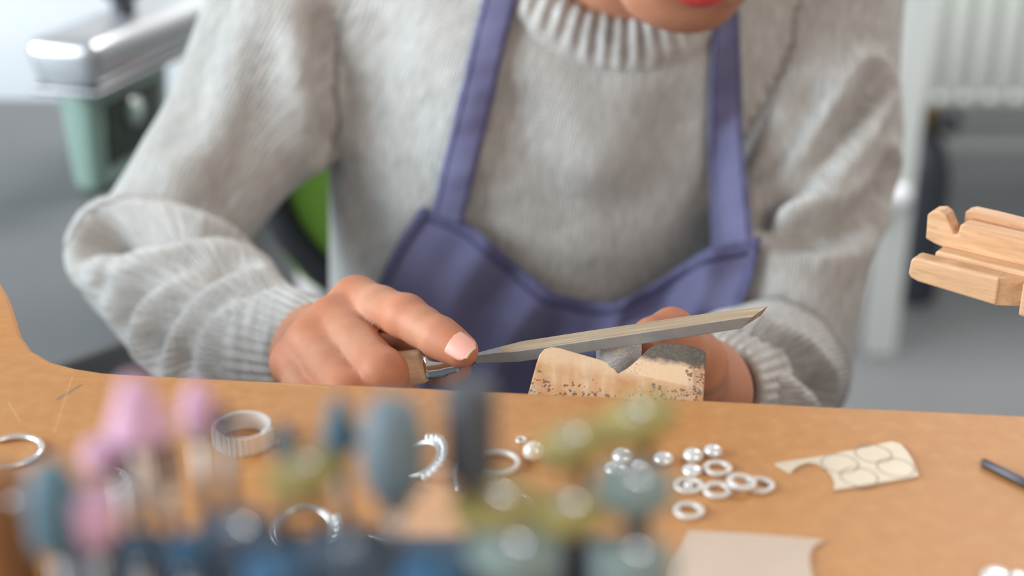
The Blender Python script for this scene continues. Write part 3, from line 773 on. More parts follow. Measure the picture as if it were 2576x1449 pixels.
folds = [([(270, 606), (380, 606), (480, 616), (580, 640), (650, 672), (705, 705)], .019, .009),
 ([(300, 700), (340, 660), (420, 640), (500, 645)], .005, .008), ([(330, 800), (370, 730), (450, 690), (560, 680)], .006, .009),
 ([(390, 880), (420, 800), (490, 735), (590, 700), (660, 700)], .006, .009), ([(470, 900), (500, 810), (570, 750), (660, 730)], .004, .007),
 ([(240, 700), (250, 800), (280, 900)], .004, .01),
 ([(800, 60), (805, 200), (812, 350), (820, 500)], .006, .008),
 ([(1915, 560), (1990, 480), (2080, 380), (2160, 280), (2200, 210)], .008, .0065), ([(1905, 545), (1950, 440), (2010, 330), (2040, 240)], .005, .007),
 ([(1950, 590), (2050, 590), (2130, 570), (2200, 500), (2225, 430)], .007, .0065), ([(2000, 620), (2100, 620), (2190, 560)], .003, .007),
 ([(1880, 905), (1960, 900), (2030, 930), (2070, 1000)], .007, .007), ([(1850, 880), (1880, 930), (1900, 1000)], .005, .007),
 ([(560, 60), (520, 180), (470, 330)], .003, .012), ([(660, 120), (640, 300), (560, 470)], .003, .012),
 ([(1300, 300), (1340, 420), (1420, 520)], .003, .015), ([(1700, 300), (1660, 430), (1560, 520)], .003, .015), ([(930, 120), (950, 350), (930, 560)], .003, .016), ([(1000, 60), (1060, 260), (1040, 420)], .002, .014)]
N_ = normals(v, q); disp = np.zeros(len(v))
for pts, amp, wd in folds:
    P3 = [trace(bv0, *c) for c in pts]; P3 = [c for c in P3 if c is not None]
    if len(P3) < 2: continue
    d = segdist(v, P3)
    amp *= 1.5; wd *= 1.1
    disp += -amp*np.exp(-(d/wd)**2) + .55*amp*np.exp(-((d-2.0*wd)/wd)**2)
v = v + N_*np.clip(disp, -.024, .012)[:, None]
v = relax(v, q, 1, .4)
sweater = mkn('sweater', v, q, MAT['knit'], person)
# knit columns: distance round each limb, rows: distance along it
def ang_coord(p, a, b, r, hint):
    ax = nrm(b-a); h = nrm(hint-ax*(hint@ax)); s = np.cross(ax, h); w_ = p-a
    return np.arctan2(w_@s, w_@h)*r, w_@ax
dists, ribs, rows = [torso(v)], [np.arctan2(v[:, 0]-np.interp(v[:, 2], TZ, TCX), -(v[:, 1]-np.interp(v[:, 2], TZ, TCY)))*.14], [v[:, 2]]
for (sh, mid, el, fo, wr, rs) in ((R_SH, R_MID, R_EL, R_FO, RWc, RS_R), (L_SH, L_MID, L_EL, L_FO, LWc, RS_L)):
    for a, b, r0_, r1_, dd in ((sh, el, rs[0], rs[2], chain(v, [sh, mid, el], rs[:3])), (el, wr, rs[2], rs[4], chain(v, [el, fo, wr], rs[2:5]))):
        dists.append(dd); g_, t_ = ang_coord(v, a, b, (r0_+r1_)/2, tocam((a+b)/2)); ribs.append(g_); rows.append(t_)
k_ = np.argmin(np.array(dists), 0); ix = np.arange(len(v))
attr(sweater, 'rib', np.array(ribs)[k_, ix]); attr(sweater, 'row', np.array(rows)[k_, ix])
bsw = BVHTree.FromPolygons(v.tolist(), q.tolist())
# ribbed collar and cuffs
def ribbed(name, loops, nrib, amp, n=None):
    n = n or nrib*8; m = len(loops); vs, fs = [], []
    for i in range(n):
        th = 2*PI*i/n
        for k, (fn, w_) in enumerate(loops):
            p, nn = fn(th); vs.append(p + nn*amp*w_*(0.5+0.5*math.cos(nrib*th))**.8)
    for i in range(n):
        j = (i+1) % n
        for k in range(m-1): fs.append((i*m+k, j*m+k, j*m+k+1, i*m+k+1))
    o = mk(name, vs, fs, MAT['knit'], sweater)
    V3 = np.array(vs); attr(o, 'rib', V3[:, 0]*.3); attr(o, 'row', V3[:, 2]); return o
NA = nrm(V(.004, -.042, .15)); na_, ns_, nt_ = frame_from(NA, (1, 0, 0)); NC = NB+V(.002, -.010, .03)
CN = 416; R_IN = .063
def collar_line(th):                                              # surface points running out from the neck edge, by arc length
    dr = ns_*math.cos(th)+nt_*math.sin(th); pts = []
    for r in np.linspace(.040, .125, 86):
        hit = bsw.ray_cast(Vector(NC+dr*r+NA*.14), Vector(-NA), .30)
        if hit[0] is not None: pts.append(np.array(hit[0]))
    pts = np.array(pts); hgt = (pts-NC)@NA; k0 = int(np.argmax(hgt[:50])); pts = pts[k0:]
    s_ = np.r_[0, np.cumsum(np.linalg.norm(np.diff(pts, axis=0), axis=1))]
    return dr, pts, s_
CL = [collar_line(2*PI*i/CN) for i in range(CN)]
def cring(arc, lift, rin=0.0, drop=0.0):
    pts = np.array([[np.interp(arc, s_, P_[:, k]) for k in range(3)] for dr, P_, s_ in CL])
    for _ in range(8): pts = pts*.5+(np.roll(pts, 1, 0)+np.roll(pts, -1, 0))*.25
    tang = np.roll(pts, -1, 0)-np.roll(pts, 1, 0)
    def f(th):
        i = int(round(th/(2*PI)*CN)) % CN; dr, P_, s_ = CL[i]
        n_, _, k_ = bsw.find_nearest(Vector(pts[i]))[1:]; n_ = nrm(np.array(n_)+NA*.3) if arc > .001 else nrm(NA+dr*.2)
        return pts[i]+n_*lift-dr*rin-NA*drop, n_
    return f
ribbed('collar', [(cring(0, 0, .009, .012), .2), (cring(0, .001, .007), .8), (cring(0, .0055, .003), 1), (cring(.002, .006), 1), (cring(.008, .0055), 1), (cring(.014, .005), 1), (cring(.020, .004), 1), (cring(.0245, .002), .5), (cring(.027, -.002), 0)], 52, .0024, CN)
def arm_loop(el, wr, r, t):
    ax = nrm(wr-el); _, s, u = frame_from(ax, (0, 0, 1)); c = wr+ax*t
    def f(th):
        dr = s*math.cos(th)+u*math.sin(th); return c+dr*r, dr
    return f
for el, wr, r in ((R_FO, RWc, RS_R[4]), (L_FO, LWc, RS_L[4])):
    ribbed('cuff', [(arm_loop(el, wr, r+.0058, -.046), 0), (arm_loop(el, wr, r+.0062, -.04), .6), (arm_loop(el, wr, r+.0035, -.026), 1), (arm_loop(el, wr, r+.001, -.012), 1), (arm_loop(el, wr, r-.0005, -.003), 1), (arm_loop(el, wr, r-.003, .0), .6), (arm_loop(el, wr, r-.006, -.005), 0)], 34, .0022 if el is R_FO else .0013)

# ---- trousers and shoes
KR, KL = V(-.13, .60, -.53), V(.16, .60, -.53)
def leg_fn(p):
    d = cone(p, V(-.06, .95, -.52), V(.08, .95, -.52), .115, .115)
    d = smax(d, p[:, 2]+.44, .03); d = smax(d, -.548-p[:, 2], .01)
    for s, k, f_ in ((-1, KR, V(-.14, .66, -.92)), (1, KL, V(.17, .66, -.92))):
        d = smin(d, cone(p, V(.01+s*.085, .93, -.475), k+V(0, 0, .04), .076, .062), .03)
        d = smin(d, cone(p, k+V(0, 0, .03), f_, .06, .046), .02)
    return d
lv, lq = surface(leg_fn, V(-.28, .48, -.98), V(.30, 1.12, -.36), .008); lv = relax(lv, lq, 2)
mkn('trousers', lv, lq, MAT['trousers'], person)
for f_ in (V(-.14, .66, -.92), V(.17, .66, -.92)):
    def shoe_fn(p, f_=f_):
        d = smin(cone(p, f_+V(0, .03, -.045), f_+V(0, -.13, -.05), .038, .034), cone(p, f_, f_+V(0, .0, -.04), .045, .04), .02)
        return smax(d, FZ-p[:, 2], .006)
    v2, q2 = surface(shoe_fn, f_-V(.08, .22, .1), f_+V(.08, .1, .06), .005); mkn('shoe', relax(v2, q2, 1), q2, MAT['shoe'], person)

# ---- apron: bib, hem, straps
both = BVHTree.FromPolygons(v.tolist()+lv.tolist(), q.tolist()+(lq+len(v)).tolist())
apron = person
def interp_poly(pts, n):
    pts = np.asarray(pts, float); s = np.r_[0, np.cumsum(np.linalg.norm(np.diff(pts, axis=0), axis=1))]
    t = np.linspace(0, s[-1], n); out = np.stack([np.interp(t, s, pts[:, i]) for i in range(pts.shape[1])], 1)
    for _ in range(2): out[1:-1] = out[1:-1]*.5+(out[:-2]+out[2:])*.25
    return out
NSB, NTB = 72, 46
top = interp_poly([(1058, 522), (1110, 538), (1168, 556), (1212, 590), (1262, 636), (1330, 690), (1400, 742), (1470, 756), (1538, 768), (1590, 748), (1660, 706), (1725, 662), (1788, 622), (1850, 612), (1916, 598)], NSB)
bot = interp_poly([(860, 1130), (1100, 1150), (1350, 1150), (1600, 1140), (1800, 1110)], NSB)
left = interp_poly([(1058, 522), (1000, 610), (955, 705), (905, 880), (860, 1130)], NTB)
rght = interp_poly([(1916, 598), (1895, 700), (1850, 810), (1822, 940), (1800, 1110)], NTB)
DEP = np.zeros((NTB, NSB)); PX = np.zeros((NTB, NSB, 2))
for i in range(NTB):
    t = i/(NTB-1)
    for j in range(NSB):
        s = j/(NSB-1)
        c = (1-t)*top[j]+t*bot[j] + (1-s)*left[i]+s*rght[i] - ((1-s)*(1-t)*top[0]+s*(1-t)*top[-1]+(1-s)*t*bot[0]+s*t*bot[-1])
        PX[i, j] = c; h_ = trace(bsw, *c)
        DEP[i, j] = (h_-CAMP)@FWD if h_ is not None else np.nan
for i in range(NTB):
    r_ = DEP[i]; ok = ~np.isnan(r_) & (r_ > .76)
    DEP[i] = np.interp(np.arange(NSB), np.arange(NSB)[ok], r_[ok]) if ok.any() else .85
def blur(D, it):
    for _ in range(it):
        E = np.pad(D, 1, mode='edge'); D = (E[1:-1, 1:-1]*2+E[:-2, 1:-1]+E[2:, 1:-1]+E[1:-1, :-2]+E[1:-1, 2:])/6
    return D
RAW = DEP.copy()
def envelope(D, sl, axis):                                          # cloth bridges hollows instead of diving into them
    D = np.moveaxis(D, axis, -1); n = D.shape[-1]; k = np.abs(np.arange(n)[:, None]-np.arange(n)[None, :])*sl
    return np.moveaxis((D[..., None, :]+k).min(-1), -1, axis)
DEP = envelope(envelope(DEP, .0022, 1), .0030, 0)
DEP = np.minimum(blur(DEP, 10), DEP+.004)-.008
ss = np.linspace(0, 1, NSB)[None, :]; tt = np.linspace(0, 1, NTB)[:, None]
g = lambda c, w_: np.exp(-((ss-c)/w_)**2)
fold = .010*g(.46-.05*tt, .03)*np.clip(tt*3, 0, 1) - .011*g(.39-.05*tt, .035)*np.clip(tt*4, 0, 1) + .010*g(.30-.06*tt, .04) - .009*g(.20-.04*tt, .04) + .006*g(.55, .02)*np.clip(tt*4, 0, 1) - .006*g(.62, .03)
fold += .010*g(.74, .06)*np.exp(-((tt-.2)/.25)**2) - .006*g(.86, .04) + .004*np.sin(ss*40+tt*4)*.4
fold -= .012*np.sin(PI*ss)**2*np.exp(-(tt/.3)**2)           # the top edge stands a little away from the chest
GV = np.array([[P(*PX[i, j], min(DEP[i, j]+fold[i, j], RAW[i, j]-.004)) for j in range(NSB)] for i in range(NTB)])
# below the bench the cloth hangs on to the lap
low = []
for k in range(1, 9):
    t = k/8; low.append(GV[-1]*V(1, 0, 0)+np.stack([np.zeros(NSB), GV[-1][:, 1]-.05*t, GV[-1][:, 2]-.16*t], 1))
GV = np.concatenate([GV, np.array(low)]); NR = GV.shape[0]
fs = [(i*NSB+j, (i+1)*NSB+j, (i+1)*NSB+j+1, i*NSB+j+1) for i in range(NR-1) for j in range(NSB-1)]
bib = mk('apron_bib', GV.reshape(-1, 3), fs, MAT['denim'], apron)
so = bib.modifiers.new('solid', 'SOLIDIFY'); so.thickness = .0014; so.offset = 0
su = bib.modifiers.new('sub', 'SUBSURF'); su.levels = 1; su.render_levels = 1
# rolled hem along the neckline and sides
def strip(name, ctr, wdv, lift, thick, mat, parent, n=7, crown=.0012):
    vs, fs = [], []
    N = len(ctr)
    for i in range(N):
        for k in range(n):
            u = k/(n-1); vs.append(ctr[i]+wdv[i]*u+lift[i]*(1+crown/.001*math.sin(PI*u)))
    for i in range(N-1):
        for k in range(n-1): fs.append((i*n+k, (i+1)*n+k, (i+1)*n+k+1, i*n+k+1))
    o = mk(name, vs, fs, mat, parent); m_ = o.modifiers.new('s', 'SOLIDIFY'); m_.thickness = thick; m_.offset = 0; return o
a0 = GV[0]; dn = GV[5]-GV[0]; dn = dn/np.linalg.norm(dn, axis=1)[:, None]
lf = np.array([tocam(p)*.0011 for p in a0])
strip('neckline_hem', a0-dn*.0008, dn*.0098, lf, .0012, MAT['denim_dark'], bib)
for off_ in (.0022, .0078):
    mk('stitch_line', *tube([a0[i]+dn[i]*off_+lf[i]*2.3 for i in range(NSB)], .00035, 5), MAT['stitch'], bib)
for col, sg in ((0, 1), (NSB-1, -1)):
    c_ = GV[:NTB, col]; e_ = GV[:NTB, col+sg*3]-c_; e_ = e_/np.linalg.norm(e_, axis=1)[:, None]
    strip('side_hem', c_, e_*.007, np.array([tocam(p)*.0009 for p in c_]), .001, MAT['denim_dark'], bib)
def strap(pl, pr, nm='apron_strap'):
    L_, R_ = interp_poly(pl, 44), interp_poly(pr, 44); n = 9; vs, fs = [], []
    rows_ = []
    for i in range(44):
        d_ = []
        for k in range(n):
            c = L_[i]+(R_[i]-L_[i])*k/(n-1); h_ = trace(bsw, *c); d_.append(np.nan if h_ is None else (h_-CAMP)@FWD)
        rows_.append(d_)
    D_ = np.array(rows_); m_ = np.nanmean(D_); D_ = np.where(np.isnan(D_), m_, D_); D_ = envelope(D_, .0016, 0); D_ = np.minimum(blur(D_, 6), D_+.001)
    for i in range(44):
        for k in range(n):
            c = L_[i]+(R_[i]-L_[i])*k/(n-1)
            wr_ = .0011*math.sin(i*.9+k*.35)*math.sin(i*.37+1)
            vs.append(P(*c, D_[i, k]-.0062-wr_-.0008*math.sin(PI*k/(n-1))))
    for i in range(43):
        for k in range(n-1): fs.append((i*n+k, i*n+k+1, (i+1)*n+k+1, (i+1)*n+k))
    o = mk(nm, vs, fs, MAT['denim'], apron); s_ = o.modifiers.new('s', 'SOLIDIFY'); s_.thickness = .0022; s_.offset = 0
    V3 = np.array(vs).reshape(44, n, 3)
    for k in (1, n-2):
        mk('stitch_line', *tube([p+tocam(p)*.0014 for p in V3[:, k]], .0004, 5), MAT['stitch'], o)
    return o
strap([(1232, -60), (1214, 0), (1180, 140), (1150, 270), (1118, 400), (1085, 540)], [(1322, -60), (1300, 0), (1270, 120), (1235, 280), (1200, 420), (1165, 565)])
strap([(1796, -60), (1797, 40), (1787, 200), (1783, 380), (1788, 520), (1792, 632)], [(1846, -60), (1858, 40), (1864, 200), (1870, 360), (1884, 490), (1895, 612)])
# ------------------------------------------------------------------ bench pin in the cutaway
PZ = -.012
PM = .60
def TP(px, py, lift=0.0):                               # on the sloping upper face of the pin
    r = ray(px, py); y0 = .4700
    k = (PZ+lift-CAMZ-PM*y0)/(r[2]-PM*r[1]); return CAMP+r*k
pin_px = [(1322, 1012), (1330, 985), (1341, 945), (1350, 912), (1358, 890), (1370, 877), (1388, 872), (1410, 875), (1440, 884), (1475, 894), (1510, 904), (1527, 910), (1535, 921), (1548, 929), (1552, 936), (1558, 938), (1563, 934), (1572, 930), (1588, 918), (1604, 904), (1622, 886), (1634, 875), (1650, 867), (1668, 863), (1700, 864), (1730, 868), (1755, 874), (1772, 881), (1776, 890), (1774, 940), (1770, 1000), (1768, 1022)]
pin_px[0] = (1316, 1040); pin_px[-1] = (1766, 1050)
pin_top = [TP(a, b) for a, b in pin_px]
PO = TP(1560, 1003)
PE = nrm(V(0, 1, PM))
def pinY(px, py): q_ = TP(px, py)-PO; return (q_[0], q_@PE)
MAT['pin'] = mat_pin(PE, PO, pinY)
pin = empty('bench_pin', (PO[0], PO[1], PZ-.02))
pw = mk('pin_block', *prism(pin_top, nrm(V(0, PM, -1))*.010), MAT['pin'], pin, smooth=False); bevel(pw, .0012, 3)
ytng = .40
box('tongue', ((pin_top[0][0]+pin_top[-1][0])/2, .435, PZ-.0325), (.05, .07, .014), MAT['beech'], pin, .001)
tag(pin, 'worn wooden bench pin with a V notch, pitted and blackened on one lobe', 'bench pin')

# ------------------------------------------------------------------ silver ring being filed
RC = P(1557, 889, .567)
RA = nrm(V(.10, .18, 1)); ringR, ringH = .0090, .0125
prof = []
for i in range(9):
    t = i/8; prof.append((ringR*(.86+.14*math.sin(PI*(.12+.76*t))/1.0), -ringH/2+ringH*t))
prof += [(ringR*.78, ringH/2), (ringR*.74, 0), (ringR*.74, -ringH/2)]
wr_ = mk('ring_blank', *lathe(prof, 48, RC, RA, close=True), MAT['silver_cast'])
tag(wr_, 'thick grey cast silver ring held in the notch under the file', 'ring')

# ------------------------------------------------------------------ file
fl_ = empty('hand_file', tuple(F0))
LBL = float(np.linalg.norm(F1-F0)); WB, TBK = .0098, .0048
def fp(s, w_, n_): return F0+FL*s+FW*w_+FN*n_
sec = [(.0, .0028, .0030), (.006, .0036, .0036), (.014, .0062, .0044), (.022, .0092, .0048), (.05, .0098, .0048), (LBL*.8, .0096, .0047), (LBL-.004, .0088, .0044)]
vs, fs = [], []
for s, w_, t_ in sec:
    for (a, b) in ((-1, -1), (1, -1), (1, 1), (-1, 1)): vs.append(fp(s, a*w_/2, b*t_/2))
# oblique worn tip
for (a, b, e_) in ((-1, -1, -.004), (1, -1, .003), (1, 1, .0065), (-1, 1, .0005)): vs.append(fp(LBL+e_, a*.0082/2, b*.0038/2))
m = len(sec)+1
for i in range(m-1):
    for k in range(4):
        k2 = (k+1) % 4; fs.append((i*4+k, (i)*4+k2, (i+1)*4+k2, (i+1)*4+k))
fs.append((3, 2, 1, 0)); fs.append(tuple((m-1)*4+k for k in range(4)))
MAT['file_side'] = M('file_steel', (168, 170, 172), 0.4, 0.6, var=.06, scale=300)
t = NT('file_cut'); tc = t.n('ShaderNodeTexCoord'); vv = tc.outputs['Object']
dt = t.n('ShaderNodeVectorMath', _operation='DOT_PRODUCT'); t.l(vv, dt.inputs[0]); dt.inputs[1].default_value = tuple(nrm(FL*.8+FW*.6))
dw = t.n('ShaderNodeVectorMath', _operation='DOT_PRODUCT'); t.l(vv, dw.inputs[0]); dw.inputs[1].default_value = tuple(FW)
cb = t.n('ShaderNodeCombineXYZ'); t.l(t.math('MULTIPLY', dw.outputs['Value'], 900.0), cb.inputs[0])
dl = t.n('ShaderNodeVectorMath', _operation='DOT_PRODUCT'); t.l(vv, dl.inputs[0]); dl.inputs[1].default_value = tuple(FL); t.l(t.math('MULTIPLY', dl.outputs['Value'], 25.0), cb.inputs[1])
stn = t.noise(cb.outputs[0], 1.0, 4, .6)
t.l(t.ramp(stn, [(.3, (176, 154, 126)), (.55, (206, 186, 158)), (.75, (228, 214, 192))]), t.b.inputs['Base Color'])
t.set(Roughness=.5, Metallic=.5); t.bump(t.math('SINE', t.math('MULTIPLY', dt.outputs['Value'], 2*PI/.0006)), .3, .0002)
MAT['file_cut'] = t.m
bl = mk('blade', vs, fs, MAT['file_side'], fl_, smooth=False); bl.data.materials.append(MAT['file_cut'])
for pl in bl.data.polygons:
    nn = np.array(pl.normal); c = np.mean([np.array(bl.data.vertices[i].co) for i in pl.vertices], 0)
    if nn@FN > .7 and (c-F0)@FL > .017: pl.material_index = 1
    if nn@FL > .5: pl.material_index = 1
bevel(bl, .0004, 2)
fb = F0 - FL*.0
mk('tang', *tube([F0+FL*.003, F0-FL*.016], [.0022, .0026], 10), MAT['dark_steel'], fl_)
HBp = F0-FL*.0135
mk('ferrule', *lathe([(.0, 0), (.0040, 0), (.0046, -.001), (.0050, -.004), (.0058, -.006), (.0058, -.011), (.0062, -.0125), (.0, -.013)], 28, HBp+FL*.009, FL, cap=False), MAT['chrome'], fl_)
mk('handle', *lathe([(.0, 0), (.0060, 0), (.0070, -.003), (.0076, -.012), (.0073, -.022), (.0066, -.034), (.0070, -.040), (.0072, -.045), (.0060, -.050), (.003, -.053), (.0, -.0535)], 28, HBp-FL*.0035, FL, cap=False), MAT['handle_wood'], fl_)
tag(fl_, 'flat steel hand file with pale wooden handle held in the right hand', 'file')

# ------------------------------------------------------------------ notched wooden clamp lying on the bench's right horn
A0 = P(2290, 662, .59); D_ = V(.778, -.628, 0); Nn = V(.628, .778, 0)
cl = empty('wooden_clamp', (.24, .47, 0))
def bar(name, prof, n0, th, bev=.0009):
    pl = [A0*V(1, 1, 0)+D_*s+Nn*n0+V(0, 0, z) for s, z in prof]
    o = mk(name, *prism(pl, Nn*th), MAT['beech'], cl, smooth=False); bevel(o, bev, 2); return o
z0 = .0030
bar('lower_jaw', [(-.0005, z0+.004), (.000, z0+.0105), (.0015, z0+.0118), (.0375, z0+.0118), (.0375, z0), (.004, z0+.0016), (.0008, z0+.0026)], 0, .0085)
bar('lower_jaw_ledge', [(.0065, z0+.001), (.0065, z0+.0128), (.008, z0+.0138), (.15, z0+.0138), (.15, z0)], .0085, .012)
bar('jaw_block', [(.0465, z0-.0022), (.0465, z0+.0118), (.15, z0+.0118), (.15, z0-.0022)], .001, .0075)
mk('jaw_web', *prism([A0*V(1, 1, 0)+D_*s+Nn*n+V(0, 0, z0) for s, n in ((.037, .0005), (.0465, .0068), (.0465, .0085), (.037, .0085))], (0, 0, .0117)), MAT['beech'], cl, smooth=False)
u0 = z0+.0135
bar('upper_jaw', [(-.001, u0+.0015), (-.0015, u0+.012), (.0005, u0+.0142), (.004, u0+.0152), (.0065, u0+.0138), (.0110, u0+.0062), (.0125, u0+.0062), (.0130, u0+.0108), (.0150, u0+.0122), (.15, u0+.0112), (.15, u0-.001), (.010, u0-.0012), (.003, u0+.0002)], .0155, .008, .0007)
bar('upper_jaw_ledge', [(.0115, u0), (.0115, u0+.0142), (.014, u0+.0152), (.024, u0+.0152), (.046, u0+.0145), (.046, u0+.0155), (.15, u0+.0150), (.15, u0)], .0235, .007, .0005)
box('clamp_foot', tuple(A0*V(1, 1, 0)+D_*.125+Nn*.015+V(0, 0, .0016)), (.05, .03, .0030), MAT['beech'], cl, ax=(D_, Nn, V(0, 0, 1)))
mk('clamp_screw', *tube([A0*V(1, 1, 0)+D_*.10+Nn*.012+V(0, 0, .002), A0*V(1, 1, 0)+D_*.10+Nn*.012+V(0, 0, .05)], .004, 14), MAT['steel'], cl)
tag(cl, 'pale beech wood clamp with notched jaws jutting in at right', 'clamp')

# ------------------------------------------------------------------ jewellery on the bench
def ring_tube(c, R, r, axis=(0, 0, 1), a0=0, a1=2*PI, n=48, squash=1.0, hint=(1, 0, 0)):
    a, s, t_ = frame_from(axis, hint); full = abs(a1-a0-2*PI) < 1e-6
    pts = [np.asarray(c)+(s*math.cos(th)+t_*math.sin(th))*R for th in (np.linspace(a0, a1, n, endpoint=not full))]
    return tube(pts, r, 10, closed=full, hint=axis, squash=squash)
# broad fluted band ring with overlapping ends
c = T(613, 1112)
vs, fs = [], []; NB_ = 420; A_END = 2*PI+.35
for i in range(NB_):
    th = i/(NB_-1)*A_END; R = .0092+.0012*th/A_END
    fl2 = .00022*math.sin(th*40)+.0001*math.sin(th*97)
    dr = V(math.cos(th-.55), math.sin(th-.55), 0)
    for (dr_, z) in ((0, .0003), (0, .0066), (.0010, .0068), (.0010+fl2, .0060), (.0010+fl2, .0006), (.0009, .0001)): vs.append(c+dr*(R-.001+dr_)+V(0, 0, z))
for i in range(NB_-1):
    for k in range(6): fs.append((i*6+k, (i+1)*6+k, (i+1)*6+(k+1) % 6, i*6+(k+1) % 6))
fs += [tuple(range(6)), tuple((NB_-1)*6+k for k in range(5, -1, -1))]
o = sharp(mk('band_ring', vs, fs, MAT['band_silver']), 30)
tag(o, 'broad fluted silver band ring with overlapping ends', 'ring')
# plain open bangle-like ring at the left
c = T(28, 1142)
o = mk('open_ring', *ring_tube(c+V(0, 0, .0010), .0098, .00095, a0=-.75, a1=3.6)); o.data.materials.append(MAT['silver'])
tag(o, 'thin open silver ring at the left edge of the bench', 'ring')
# ring with a rope-textured front
c = T(238, 1232)
g0 = empty('rope_ring', tuple(c))
mk('hoop', *ring_tube(c+V(0, 0, .0012), .0108, .0010, a0=.1, a1=4.6, squash=1.0), MAT['silver'], g0)
for k in range(18):
    th = 4.75+1.6*k/17; p = c+V(math.cos(th), math.sin(th), 0)*.0108
    for dz in (.0012, .0036):
        mk('rope_bead', *lathe([(0, -.0013), (.0009, -.0009), (.0013, 0), (.0009, .0009), (0, .0013)], 8, p+V(0, 0, dz), nrm(V(-math.sin(th), math.cos(th), .9)), cap=False), MAT['silver_matte'], g0)
tag(g0, 'silver ring with a bright rope-textured front, behind pink stone points', 'ring')
# crown ring with stones, lower middle
def stone_ring(px, py, R, nst, name, label, span=(1.1, 2.05), sr=.0013, lift=.0028, tilt=(0, 0, 1), z=.0012):
    c = T(px, py); g_ = empty(name, tuple(c)); ax, s, t_ = frame_from(tilt, (1, 0, 0))
    cc = c+V(0, 0, z+R*math.sqrt(max(0, 1-ax[2]**2)))
    mk('hoop', *ring_tube(cc, R, .0009, axis=tilt, n=56), MAT['silver'], g_)
    for k in range(nst):
        th = span[0]+(span[1]-span[0])*k/max(1, nst-1); dr = s*math.cos(th)+t_*math.sin(th)
        p = cc+dr*(R+.0012)
        st = mk('setting', *lathe([(.0006, -.0008), (sr*1.1, .0004), (sr*1.1, .0008), (sr*.8, .0010)], 10, p, dr), MAT['silver'], g_)
        mk('stone', *lathe([(0, -.0003), (sr*.95, .0008), (sr*.6, .0016), (0, .0017)], 8, p, dr, cap=False), MAT['crystal'], st)
    tag(g_, label, 'ring'); return g_
stone_ring(765, 1352, .0083, 5, 'crown_ring', 'thin silver ring with a crown of clear stones, lower middle of the bench', (1.15, 2.0), .0013, tilt=(0, -.25, 1))
stone_ring(1062, 1190, .0066, 12, 'pave_ring', 'pave-set silver ring lying near the dark grey polishing point', (.3, 2.9), .0011, tilt=(-.5, -.3, .8))
# milled flat ring, jump ring, pearl
def flat_ring(px, py, R, w_, h, name, label, mat='silver_matte', milled=0, z=0.0, tilt=(0, 0, 1), grp=None, cat='ring'):
    c = T(px, py); hw = w_/2
    pr = [(R-hw, h*.25), (R-hw, h*.75), (R-hw*.6, h), (R+hw*.6, h), (R+hw, h*.75), (R+hw, h*.25), (R+hw*.6, 0), (R-hw*.6, 0)]
    rf = (lambda th, zz: 1+.012*math.cos(milled*th)) if milled else None
    a = nrm(tilt); zz = z + (R+hw)*math.sqrt(max(0, 1-a[2]**2))
    o = mk(name, *lathe(pr, 144 if milled else 48, c+V(0, 0, zz), a, close=True, rfun=rf), MAT[mat])
    tag(o, label, cat, grp); return o
flat_ring(1252, 1172, .0066, .0016, .0022, 'milled_ring', 'white silver ring with a milled rim beside the pearl', milled=44)
flat_ring(1311, 1109, .0015, .0008, .0008, 'jump_ring', 'tiny silver jump ring just behind the pearl', 'silver')
c = T(1341, 1158); pe = mk('pearl', *lathe([(.0034*math.sin(PI*i/16), .0034-.0034*math.cos(PI*i/16)) for i in range(17)], 32, c, cap=False), MAT['pearl']); tag(pe, 'round shiny white pearl on the bench', 'pearl')
o = mk('hoop_wire', *ring_tube(T(1285, 1268)+V(0, 0, .0008), .0068, .0008, a0=.1, a1=2.9)); o.data.materials.append(MAT['silver']); tag(o, 'curved silver wire behind the olive polishing wheel', 'wire')
o = mk('curb_wire', *tube([T(a, b)+V(0, 0, .0007) for a, b in interp_poly([(930, 1345), (985, 1362), (1040, 1372), (1090, 1388)], 14)], .0007, 8), MAT['silver']); tag(o, 'short bent silver wire low in the middle of the bench', 'wire')
o = mk('ear_wire', *tube([T(a, b)+V(0, 0, .0007) for a, b in interp_poly([(1150, 1165), (1140, 1190), (1142, 1220), (1150, 1240)], 12)], .0008, 8), MAT['silver']); tag(o, 'short silver wire beside the dark grey cylinder point', 'wire')
# thin pale card under the pave ring
card = [T(1105, 1150), T(1190, 1185), T(1205, 1420), T(1000, 1470), T(905, 1400)]
o = mk('card_scrap', *prism(card, (0, 0, .0004)), MAT['sheet_beige'], smooth=False); 
o.data.materials.clear(); o.data.materials.append(M('kraft_card', (206, 160, 122), .7, var=.03, scale=80)); tag(o, 'tan card scrap under the wire behind the polishing points', 'card')
# small gold-coloured coil near the band ring
o = mk('coil', *tube([T(698, 1122)+V(.0004*k-.0015, .0009*math.sin(k*1.6), .0010+.0008*math.cos(k*1.6)) for k in range(16)], .0003, 6), M('gold', (236, 196, 120), .25, 1.0)); tag(o, 'tiny gold coloured wire coil beside the broad band ring', 'wire coil')
